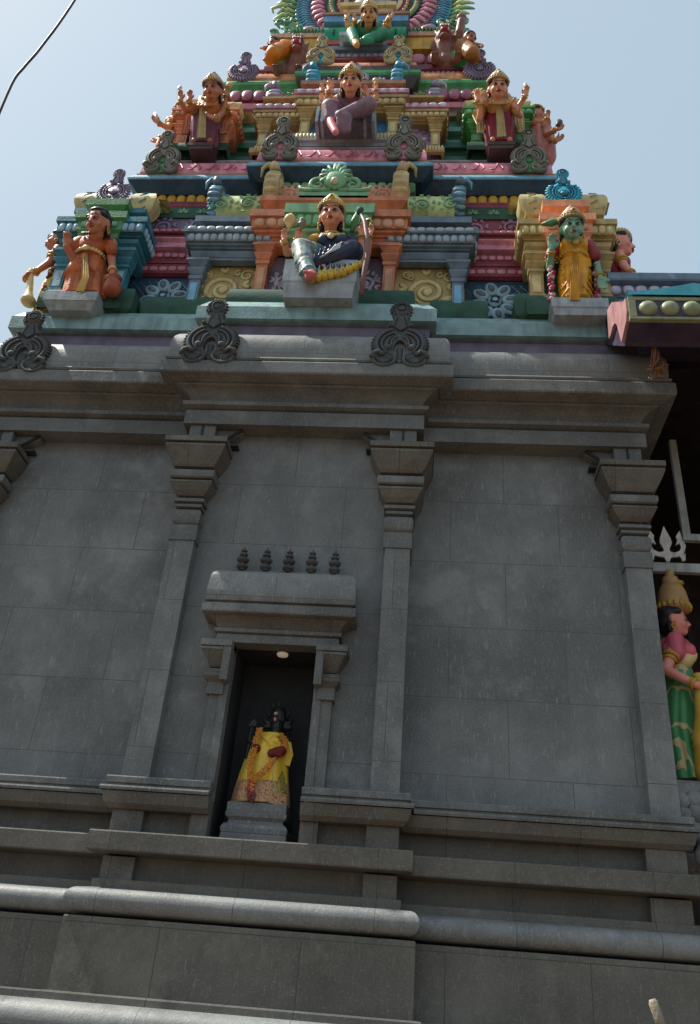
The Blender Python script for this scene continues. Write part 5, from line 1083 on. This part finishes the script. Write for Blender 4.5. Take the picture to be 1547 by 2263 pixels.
# 11 --- tier three centre
F = Fig('seated_statue', 'small seated statue in green robe in front of the top arch', (.03, 1.0, 14.95), P('skin_gold', .62, .36, .18, var=.1, bump=.08))
gr_ = P('robe_green', .06, .27, .16, bump=.35); pel = J(813, 86, .9); ch = J(813, 67, .72); F.torso(pel, ch, .19, .95); F.head(J(814, 53, .52), .31, 0, 33, J(814, 58, .6), crownh=.95, mats=(yelL, goldL))
c = MB(); F.torso(pel, ch, .2, 1.08, mb=c, mat=gr_, inf=.016); F.limb([pel+V((-.1, 0, 0)), J(778, 74, .66), J(785, 92, .6)], [.11, .1, .075], c, gr_); F.limb([pel+V((.1, 0, 0)), J(847, 75, .66), J(808, 88, .58)], [.11, .1, .065], c, gr_)
for i in range(5): c.tube([J(799+6*i, 84, .52), J(799+6*i, 98, .58)], .03, gr_, n=7)
F.put(c, 'robe', rm=.016)
for q, e, w_ in ((-1, (768, 56, .75), (766, 40, .66)), (-1, (783, 60, .7), (784, 47, .55)), (1, (860, 58, .75), (857, 42, .66)), (1, (850, 60, .8), (853, 48, .7))): F.arm(ch+V((q*.19, .02, .06)), J(*e), J(*w_), (q*.1, 0, 1) if q < 0 else (.5, 0, .6), r=.05, curl=.6, side=-q)
F.necklace(ch, .12, .1, greenL, k=1.2, y=.17); c = MB(); c.cap(J(785, 94, .55), .06, J(789, 99, .5), .05, F.skin); F.put(c, 'foot', rm=.014)
chunk(F, 'seat_block', -.38, .38, .75, 1.1, 14.95, 15.15, slateL); F.done()

# 12, 13 --- lion beasts with riders at tier three
def beast(label, cx, hx, hy, q, arm_up):
    ym = P('beast_brown', .26, .13, .11, bump=.35, var=.25); F = Fig('lion_statue', label, (cx, 1.1, 14.5), ym, cat='lion statue', vox=.018)
    H = J(hx, hy, .75); b = F.b; body = V((cx, 1.15, H.z-.45)); sc = 1.0
    b.ell(body, (.26, .36, .26), ym, n=14, k=9); b.cap(body+V((0, -.12, .08)), .22, H+V((0, .12, -.08)), .17, ym)   # deep chest to neck
    b.ell(H+V((0, .06, .04)), (.17, .18, .17), ym, n=14, k=9); b.ell(H+V((0, -.09, .10)), (.12, .13, .06), ym); b.ell(H+V((0, -.07, -.14)), (.10, .11, .045), ym)  # open jaws
    for s_ in (-1, 1):
        b.cap(H+V((s_*.13, .05, .16)), .05, H+V((s_*.17, .04, .25)), .025, ym); b.ell(H+V((s_*.07, -.15, .16)), (.04, .04, .03), ym)
        b.limb if False else None
        F.limb([body+V((s_*.17, -.2, -.02)), body+V((s_*.22, -.38, -.14)), body+V((s_*.2, -.42, -.34))], [.1, .075, .06]); b.ell(body+V((s_*.2, -.5, -.38)), (.075, .12, .05), ym)
        for t in range(4): b.cap(body+V((s_*.2-.05+.035*t, -.58, -.38)), .026, body+V((s_*.2-.05+.035*t, -.63, -.41)), .012, ym, 6)
        F.limb([body+V((s_*.16, .2, .0)), body+V((s_*.28, .1, -.16)), body+V((s_*.26, .26, -.28)), body+V((s_*.26, .16, -.4))], [.14, .1, .06, .055])
    for k in range(26): a = 2*pi*k/26; b.cap(H+V((.16*cos(a), .1, .16*sin(a)+.02)), .045, H+V((.25*cos(a+.15), .2, .25*sin(a+.15)+.0)), .02, ym, 6)
    c = MB(); rm_ = P('mouth_red', .32, .03, .03); c.ell(H+V((0, -.1, -.02)), (.095, .11, .1), rm_, n=12, k=8); F.put(c, 'mouth')
    c = MB(); [c.cap(H+V((s_*.07, -.19, z0)), .016, H+V((s_*.07, -.21, z1)), .004, white, 6) for s_ in (-1, 1) for z0, z1 in ((.06, -.01), (-.11, -.05))]; [c.cap(H+V((x, -.2, .055)), .01, H+V((x, -.21, .02)), .005, white, 5) for x in (-.04, -.015, .015, .04)]; F.put(c, 'teeth')
    for s_ in (-1, 1): c = MB(); c.ell(H+V((s_*.075, -.17, .165)), (.03, .02, .025), white, n=8, k=5); c.ell(H+V((s_*.075, -.19, .165)), (.012, .01, .012), hairm, n=6, k=4); F.put(c, 'eye')
    if arm_up: F.limb([body+V((.2, -.1, .15)), H+V((.27, -.05, .05)), H+V((.3, -.1, .3))], [.1, .08, .08]); b.ell(H+V((.3, -.12, .4)), (.1, .08, .08), ym)
    M_ = Matrix.Translation(body) @ Matrix.Scale(.86, 4) @ Matrix.Translation(-body); F.b.xf(M_)
    for k_ in F.o.children:
        if k_.type == 'MESH': k_.data.transform(Matrix.Translation(body-F.base) @ Matrix.Scale(.86, 4) @ Matrix.Translation(F.base-body))
    F.done()
beast('snarling brown lion statue with red open mouth left of the green shrine', -1.1, 660, 95, -1, False)
beast('roaring brown lion statue with raised paw right of the green shrine', 1.32, 982, 68, 1, True)
def rider(label, q, cloth, cloth2, P_):
    """crouching attendant: P_ = pixel points read off the photograph for head, chest, hip, knee, toe"""
    h, c_, p_, k_, t_ = [J(x, y, d) for x, y, d in P_]
    F = Fig('crouching_statue', label, (p_.x, 1.0, 14.6), sk2, vox=.016)
    F.torso(p_, c_, .13, .85); F.head(h+V((0, 0, -.1)), .25, q*40, 25, c_+V((0, -.03, .12)), crown=None, bun=True)
    c = MB(); c.cap(p_, .19, c_, .15, cloth); c.ell(p_, (.22, .2, .17), cloth, n=14, k=9); c.cap(p_, .2, p_+V((-q*.12, .02, -.1)), .16, cloth); F.put(c, 'robe', rm=.018)
    c = MB(); F.limb([p_+V((-q*.05, -.12, 0)), k_, t_], [.14, .12, .09], c, cloth2)
    for i in range(4): c.tube([k_.lerp(t_, .2*i)+V((.1*cos(a), -.1*abs(sin(a)), .1*sin(a))) for a in [pi*j/6 for j in range(7)]], .014, cloth2, n=5)
    F.put(c, 'loincloth', rm=.016)
    F.b.cap(t_, .045, t_+V((q*.08, -.02, -.02)), .03, sk2)
    F.arm(c_+V((q*.13, -.02, .06)), c_+V((q*.22, -.1, -.1)), c_+V((q*.2, -.2, -.24)), (q*.2, -.3, -1), r=.045, ban=None); F.done()
rider('crouching statue in green and orange beside the left lion on the third tier', -1, green, P('cloth_orange', .65, .25, .06), [(607, 104, .75), (618, 112, .88), (624, 124, .95), (604, 120, .66), (596, 133, .74)])
rider('crouching statue in bright green cloth beside the right lion on the third tier', 1, P('cloth_green', .1, .36, .09), P('cloth_patch', .3, .14, .05), [(1036, 92, .75), (1032, 108, .88), (1028, 122, .95), (1044, 119, .66), (1048, 132, .74)])

# ------------------------------------------------------------------ idol in the niche
F = Fig('stone_pedestal', 'small grey stepped stone pedestal inside the wall niche', (-.02, .2, 2.75), STR, cat='pedestal')
PP = [(-.235, .42), (-.235, .06), (.2, .06), (.2, .42)]
f = MB(); f.sweep(PP, [(.045, 2.752), (.045, 2.82), (.04, 2.83), (.045, 2.835), (.05, 2.87), (.03, 2.9), (.005, 2.915), (.0, 2.935), (.025, 2.96), (.03, 2.99), (.02, 3.0), (.022, 3.005), (.022, 3.065), (.01, 3.075)], STR, lid=True); F.put(f, 'block')
F = Fig('draped_idol', 'black stone idol with flame crown wrapped in shiny yellow silk, standing in the niche', (-.02, .22, 3.07), P('idol_black', .012, .012, .013, rough=.35, dirt=.05), cat='idol', vox=.007)
blk = F.skin; c0 = V((-.01, .2, 3.075))
F.b.ell(c0+V((.05, 0, .66)), (.06, .06, .085), blk); F.b.cap(c0+V((.04, 0, .5)), .07, c0+V((.05, 0, .62)), .05, blk); F.b.cap(c0, .12, c0+V((.02, 0, .5)), .1, blk)
for i in range(9):
    a = radians(5+170*i/8); r0 = .07; r1 = .14+.07*(1-abs(i-4)/4); p = c0+V((.05, .02, .66)); F.b.tube([p+V((r0*cos(a), 0, r0*sin(a))), p+V((r1*.75*cos(a)+.02*cos(a*3), 0, r1*.8*sin(a))), p+V((r1*.95*cos(a+.1), 0, r1*1.3*sin(a)))], [.03, .02, .006], blk, n=7)
F.b.ell(c0+V((.05, .01, .74)), (.075, .05, .11), blk)
F.b.cap(c0+V((-.1, 0, .5)), .035, c0+V((-.16, -.05, .52)), .025, blk); F.b.cap(c0+V((-.16, -.05, .52)), .025, c0+V((-.15, -.07, .62)), .02, blk)
for i in range(6): a = radians(50+i*22); p = c0+V((-.15, -.05, .62)); F.b.tube([p, p+V((.035*cos(a), 0, .05*sin(a))), p+V((.055*cos(a), 0, .1*sin(a)))], [.014, .012, .004], blk, n=6)
F.b.cap(c0+V((-.16, -.04, .5)), .02, c0+V((-.17, -.05, .38)), .015, blk)
c = MB(); c.ell(c0+V((.04, -.075, .76)), (.018, .01, .014), cream, n=8); c.ell(c0+V((.038, -.07, .71)), (.014, .01, .018), pinkm, n=8); F.put(c, 'tilak_mark')
silk = brocade('silk_yellow', (.85, .52, .02), (.6, .42, .02), (.85, .58, .06), scale=26, thr=.93, rough=.25); silk2 = brocade('silk_green_gold', (.6, .45, .04), (.05, .06, .02), (.5, .42, .05), scale=60, thr=.5); bord = brocade('silk_border', (.5, .26, .1), (.3, .1, .06), (.62, .36, .14), scale=22, thr=.8)
def cone(name, rings, mat, pl, amp, hem=None): return F.skirt([(c0+V((x, 0, z)), rx, ry) for x, z, rx, ry in rings], mat, pl=pl, amp=amp, name=name, hem=hem)
cone('silk_skirt', [(.02, .6, .1, .07), (.01, .54, .15, .1), (.0, .42, .175, .12), (-.01, .25, .2, .14), (-.01, .12, .222, .155), (-.01, .01, .235, .165)], silk, 9, .06, (.78, bord))
c = MB(); c.ell(c0+V((.06, -.02, .5)), (.11, .1, .09), silk, n=16, k=10); c.cap(c0+V((.0, -.03, .55)), .06, c0+V((.12, -.02, .5)), .07, silk); c.cap(c0+V((.05, -.04, .5)), .08, c0+V((.0, -.04, .36)), .09, silk)
[c.tube([c0+V((-.05+.02*i, -.1, .55-.02*i)), c0+V((.05, -.14+.003*i, .5-.03*i)), c0+V((.14, -.08, .5-.03*i))], .01, silk, n=6) for i in range(5)]; F.put(c, 'silk_wrap', rm=.008)
ribbon(F, 'silk_side_fold', [c0+V((.17, -.06, .52)), c0+V((.19, -.06, .42)), c0+V((.175, -.06, .33))], [.05, .07, .06], .01, silk); 
f = MB(); f.add([c0+V(p) for p in ((.09, -.165, .02), (.215, -.1, .02), (.2, -.07, .12), (.16, -.06, .3), (.08, -.12, .32))], [(0, 1, 2, 3, 4)], silk2); f.add([c0+V((a, b-.004, c_)) for a, b, c_ in ((.085, -.168, .0), (.22, -.1, .0), (.213, -.095, .085), (.085, -.165, .095))], [(0, 1, 2, 3)], bord); F.put(f, 'silk_panel')
c = MB(); c.ell(c0+V((-.085, -.12, .44)), (.045, .04, .04), P('velvet_maroon', .14, .012, .02, rough=.8)); c.cap(c0+V((.06, -.15, .4)), .04, c0+V((.13, -.12, .43)), .045, MATS['velvet_maroon']); c.tube([c0+V((.05, -.17, .41)), c0+V((.14, -.15, .38))], .02, MATS['velvet_maroon']); F.put(c, 'velvet_band', rm=.008)
F.done()
mar = P('marigold', .62, .26, .04, var=.3, bump=.5); mar2 = P('marigold_dull', .5, .26, .1, var=.3, bump=.5)
G = tag(empty('flower_garland', (0, 0, 0)), 'orange marigold garland hanging down the front of the yellow draped idol', 'garland', kind='thing')
def blossoms(pts, n, r, name, mats=(mar, mar2)):
    m_ = MB(); L_ = [V(p) for p in pts]
    for i in range(n):
        u = i/(n-1)*(len(L_)-1); k = min(int(u), len(L_)-2); p = L_[k].lerp(L_[k+1], u-k)
        for j in range(8): 
            o_ = V((random.uniform(-1, 1), random.uniform(-.5, .2), random.uniform(-1, 1)))*r*.9
            m_.ell(p+o_, (r*random.uniform(.3, .5), r*.3, r*random.uniform(.25, .4)), random.choice(mats), M=Matrix.Rotation(random.uniform(-1.5, 1.5), 3, 'Y'), n=6, k=4)
    return m_.build(name, G)
blossoms([c0+V((-.07, -.12, .60)), c0+V((-.09, -.15, .5))], 12, .024, 'blossom_strand'); blossoms([c0+V((.1, -.1, .56)), c0+V((.15, -.12, .52)), c0+V((.16, -.12, .46))], 14, .024, 'blossom_strand')
blossoms([c0+V((-.09, -.16, .42)), c0+V((-.1, -.18, .3)), c0+V((-.085, -.2, .18)), c0+V((-.07, -.205, .14))], 34, .023, 'blossom_strand'); blossoms([c0+V((.08, -.18, .34)), c0+V((.04, -.2, .26)), c0+V((-.05, -.21, .16))], 26, .022, 'blossom_strand')
blossoms([c0+V((-.065, -.21, .13)), c0+V((-.06, -.215, .09))], 8, .026, 'blossom_strand', (P('flower_red', .4, .06, .06), mar2)); blossoms([c0+V((-.06, -.2, .05)), c0+V((-.05, -.2, .02))], 9, .03, 'blossom_strand', (P('flower_brown', .16, .06, .04), maroon))
# ------------------------------------------------------------------ entrance hall on the right
Hh = tag(empty('entrance_hall', (3.5, 0, 0)), 'entrance hall roof at right with pink end, beaded pale green fascia and dark purple underside', 'entrance hall', kind='thing')
def hp(mb, name): mb.v = [(a-3.5, b_, c_) for a, b_, c_ in mb.v]; return mb.build(name, Hh)
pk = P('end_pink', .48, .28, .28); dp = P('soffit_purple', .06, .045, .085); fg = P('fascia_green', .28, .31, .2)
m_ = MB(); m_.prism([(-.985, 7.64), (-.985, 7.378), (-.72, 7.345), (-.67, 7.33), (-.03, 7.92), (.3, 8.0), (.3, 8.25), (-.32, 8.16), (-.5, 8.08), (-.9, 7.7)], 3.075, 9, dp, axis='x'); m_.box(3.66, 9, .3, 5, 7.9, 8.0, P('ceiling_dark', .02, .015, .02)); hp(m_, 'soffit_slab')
m_ = MB(); m_.box(3.06, 9, -1.0, -.95, 7.372, 7.405, fg, .006); m_.box(3.06, 9, -1.0, -.95, 7.61, 7.655, fg, .006); m_.box(3.061, 3.125, -1.0, -.95, 7.406, 7.609, fg); m_.box(3.1, 9, -.975, -.9, 7.4, 7.62, fg); hp(m_, 'fascia')
for k in range(28): m_ = MB(); m_.ell((3.235+.196*k, -.985, 7.508), (.088, .07, .082), fg, n=18, k=12); hp(m_, 'bead')
m_ = MB()
m_.prism([(-.985, 7.64), (-.985, 7.48), (-.93, 7.41), (-.7, 7.35), (-.655, 7.5), (-.61, 7.66), (-.55, 7.74), (-.45, 7.78), (-.36, 7.76), (-.26, 7.79), (-.29, 8.05), (-.32, 8.13), (-.52, 8.05), (-.9, 7.68)], 3.04, 3.074, pk, axis='x'); hp(m_, 'end_panel')
m_ = MB(); wv = P('wave_blue', .1, .36, .44)
n = 120; xs_ = [3.06+(9-3.06)*i/n for i in range(n+1)]
def wz(x): t = ((x-3.68+.76) % 1.52)/1.52; return 7.7+.12*max(0, 1-abs(t-.5)*2.6)**1.5*1.0+(.03 if abs(t-.0) < .12 or t > .9 else 0)
vs = [(x, -1.02, 7.657) for x in xs_]+[(x, -1.02, wz(x)) for x in xs_]+[(x, -.8, wz(x)+.0) for x in xs_]+[(x, -.8, 7.665) for x in xs_]
K = n+1; m_.add(vs, [(i, i+1, K+i+1, K+i) for i in range(n)]+[(K+i, K+i+1, 2*K+i+1, 2*K+i) for i in range(n)]+[(2*K+i, 2*K+i+1, 3*K+i+1, 3*K+i) for i in range(n)], wv); hp(m_, 'wave_crest')

m_ = MB(); m_.sweep([(3.15, .0), (9, .0)], [(-.1, 8.2), (.0, 8.55), (.0, 8.62), (.02, 8.63), (.02, 8.8), (.09, 8.81), (.1, 8.83), (.09, 8.93), (-.3, 8.94)], slate, caps=True); petals(m_, 3.17, 9, -.03, 8.715, .13, lilacL, w=.135, d=.03); hp(m_, 'parapet')
# dark passage behind
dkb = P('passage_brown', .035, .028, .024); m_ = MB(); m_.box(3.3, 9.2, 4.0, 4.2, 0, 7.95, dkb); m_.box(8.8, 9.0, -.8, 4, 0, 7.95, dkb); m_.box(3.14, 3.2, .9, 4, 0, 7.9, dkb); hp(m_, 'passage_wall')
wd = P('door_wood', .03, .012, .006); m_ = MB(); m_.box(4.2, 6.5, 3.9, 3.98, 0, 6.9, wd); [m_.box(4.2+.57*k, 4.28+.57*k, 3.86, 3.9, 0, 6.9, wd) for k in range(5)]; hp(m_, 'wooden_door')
m_ = MB(); m_.box(3.335, 6, .3, 1.6, 2.8, 3.53, STR, .03); [m_.ell((3.36+.11*i+random.uniform(-.02, .02), .3+random.uniform(-.02, .02), 2.9+.12*j+random.uniform(-.03, .03)), (.09, .05, .08), STR, n=8, k=5) for i in range(8) for j in range(5)]
hp(m_, 'rough_plinth')
# rough boulder-like plaster lump against the string course
m_ = MB(); m_.ell((3.5, .1, 2.92), (.12, .12, .13), STR, n=14, k=9); m_.v = [(a+.02*sin(b_*40+c_*31), b_+.02*cos(a*37), c_+.015*sin(a*50)) for a, b_, c_ in m_.v]; hp(m_, 'plaster_lump')
# steel bar with trident
stl = P('steel_grey', .42, .45, .44, rough=.4, spec=.6); ts = P('trident_grey', .82, .83, .83, rough=.4)
S_ = tag(empty('steel_gate_frame', (3.7, 1.0, 5.85)), 'grey steel crossbar with a flat silver trident standing on it, above the guardian statue', 'gate frame', kind='thing')
m_ = MB(); m_.box(-.35, 3, -.03, .03, -.055, .05, stl, .006); m_.build('crossbar', S_)
m_ = MB(); tc = .04
def sym(pts): return pts+[(-x, z) for x, z in pts[::-1]]
m_.prism([(tc+x, z) for x, z in sym([(.0, .49), (-.055, .34), (-.062, .29), (-.03, .22), (-.035, .17), (-.06, .135), (-.03, .11), (-.012, .06)])], -.012, .012, ts); m_.box(tc-.012, tc+.012, -.012, .012, .05, .07, ts)
for q in (-1, 1):
    out_ = [(.02, .12), (.1, .13), (.17, .17), (.2, .26), (.17, .36), (.155, .44), (.11, .37), (.12, .32), (.1, .27), (.14, .29), (.15, .24), (.13, .2), (.08, .175), (.02, .19)]
    m_.prism([(tc+q*x, z) for x, z in out_], -.0121, .0121, ts); m_.prism([(tc+q*.12, .14), (tc+q*.185, .17), (tc+q*.175, .09), (tc+q*.14, .085), (tc+q*.14, .11)], -.0122, .0122, ts)
m_.build('trident', S_)
S_ = tag(empty('steel_panel_frame', (3.95, 1.0, 6.2)), 'tall grey steel frame hanging in the dark entrance passage', 'metal frame', kind='thing')
m_ = MB()
m_.prism([(-.035, -.06), (.055, -.06), (.055, .0), (-.035, 1.3)][::1] if False else [(-.03, 1.25), (-.03, -.03), (.05, -.03), (.04, 1.25)], -.03, .03, stl); m_.build('upright', S_)
m_ = MB(); m_.box(.051, 2.5, -.03, .03, -.03, .05, stl, .005); m_.build('crossbar', S_)
# guardian statue at the gate
F = Fig('guardian_statue', 'crowned guardian statue in pink blouse and green patched skirt with a golden club', (3.55, .6, 3.56), skp)
pel = J(1503, 1530, .6); ch = J(1494, 1445, .6); F.torso(pel, ch, .08, 1.0); F.head(J(1506, 1406, .58)+V((.0, 0, 0)), .30, 78, 0, ch+V((0, 0, .17)), crown=None)
c = MB(); cr = P('crown_tan', .5, .32, .17); hc = J(1490, 1353, .62); c.lathe(hc, [(.13, 0), (.15, .02), (.155, .06), (.145, .1), (.13, .2), (.1, .27), (.07, .29), (.085, .31), (.07, .36), (.04, .38), (.05, .41), (.03, .44), (0, .45)], cr, n=20); [c.ell(hc+V((.15*cos(a), .15*sin(a), .04)), (.02, .02, .03), gold, n=6, k=4) for a in [2*pi*k/18 for k in range(18)]]; c.ell(hc+V((.07, 0, .31)), (.06, .05, .03), gold, n=8); F.put(c, 'crown')
c = MB(); pkb = P('blouse_pink', .6, .16, .2); F.torso(pel, ch, .09, 1.0, mb=c, mat=pkb, inf=.012); c.cap(ch+V((-.03, -.12, .08)), .085, ch+V((-.04, -.15, -.05)), .08, pkb); F.put(c, 'blouse', rm=.013)
c = MB(); c.cap(ch+V((.1, -.05, -.03)), .075, ch+V((.04, -.08, -.1)), .08, goldL); F.put(c, 'gold_bodice', rm=.013)
gs = brocade('skirt_green', (.03, .2, .05), (.5, .4, .18), (.06, .28, .1), scale=3.5, thr=.86, rough=.4)
F.skirt([(pel+V((0, 0, .22)), .12, .13), (pel, .16, .17), (V((3.52, .6, 4.0)), .18, .2), (V((3.55, .6, 3.57)), .19, .22)], gs, pl=10, amp=.06)
F.arm(ch+V((-.02, -.13, .05)), J(1470, 1480, .42), J(1538, 1513, .3), (.8, 0, -.2), (0, -1, 0), r=.062, curl=.8)
c = MB(); p = V((3.67, .35, 3.53)); c.lathe(p, [(.0, 0), (.11, .0), (.135, .06), (.13, .14), (.12, .28), (.13, .3), (.12, .32), (.13, .36), (.1, .44), (.07, .6), (.05, .8), (.04, .9), (.055, .93), (0, .95)], gold, n=18); F.put(c, 'club'); F.done()
# ------------------------------------------------------------------ small loose things
W_ = tag(MB(), None) if False else None
m_ = MB(); cb = plain('cable_black', (.03, .02, .03), .5); pts = [ J(0, 240, -3), J(25, 188, -3), J(52, 150, -3), J(80, 118, -3), J(100, 92, -3), J(128, 55, -3), (J(165, 0, -3)), J(200, -60, -3)]
pts[0] = J(-35, 330, -3)
pts = [pts[0]+(pts[0]-pts[1])*k for k in range(8, 0, -1)]+pts+[pts[-1]+(pts[-1]-pts[-2])*k for k in range(1, 9)]
def smooth_pts(P_, k=5):
    out = []
    for i in range(len(P_)-1):
        p0, p1, p2, p3 = P_[max(i-1, 0)], P_[i], P_[i+1], P_[min(i+2, len(P_)-1)]
        for j in range(k): t = j/k; out.append(.5*((2*p1)+(p2-p0)*t+(2*p0-5*p1+4*p2-p3)*t*t+(3*p1-p0-3*p2+p3)*t*t*t))
    return out+[P_[-1]]
b0 = pts[0]; m_.tube([p-b0 for p in smooth_pts(pts)], .011, cb, n=8); o = m_.build('overhead_cable'); o.location = b0; tag(o, 'dark cable slanting across the sky in the top left corner', 'cable', kind='thing')
m_ = MB(); dg_ = P('dried_leaf', .22, .11, .06, bump=.4); top = V((3.37, -.6, 7.4))
for i in range(14):
    x = random.uniform(-.04, .06); q = random.choice((-1, 1)); L_ = random.uniform(.25, .42); m_.tube(smooth_pts([V((x*.4, random.uniform(-.04, .04), 0)), V((x*.8, random.uniform(-.05, .05), -L_*.4)), V((x, random.uniform(-.06, .06), -L_*.8)), V((x+q*.05, random.uniform(-.06, .06), -L_)), V((x+q*.07, 0, -L_+.03))], 3), [random.uniform(.004, .009)]*13, dg_, n=5)
o = m_.build('dried_garland'); o.location = top; tag(o, 'dried brown leaf garland dangling under the entrance roof', 'garland', kind='thing')
m_ = MB(); p0, p1 = J(1441, 2208, -.52), J(1470, 2290, -.52); d_ = p1-p0
m_.tube([V((0, 0, 0)), d_*.1, d_*.5, d_], [.02, .032, .032, .032], P('bleached_wood', .3, .26, .2, bump=.4), n=10, flat=.7); o = m_.build('wooden_stake'); o.location = p0; tag(o, 'pale weathered stick leaning on the lower wall at the bottom right', 'stick', kind='thing')

# repeats share a group
for o in SC.objects:
    if o.parent is None and o.get('category') == 'statue' and not o.name.startswith('guardian'): o['group'] = 'painted statues on the tower'
    if o.get('category') == 'lion statue': o['group'] = 'lion statues on the third tier'
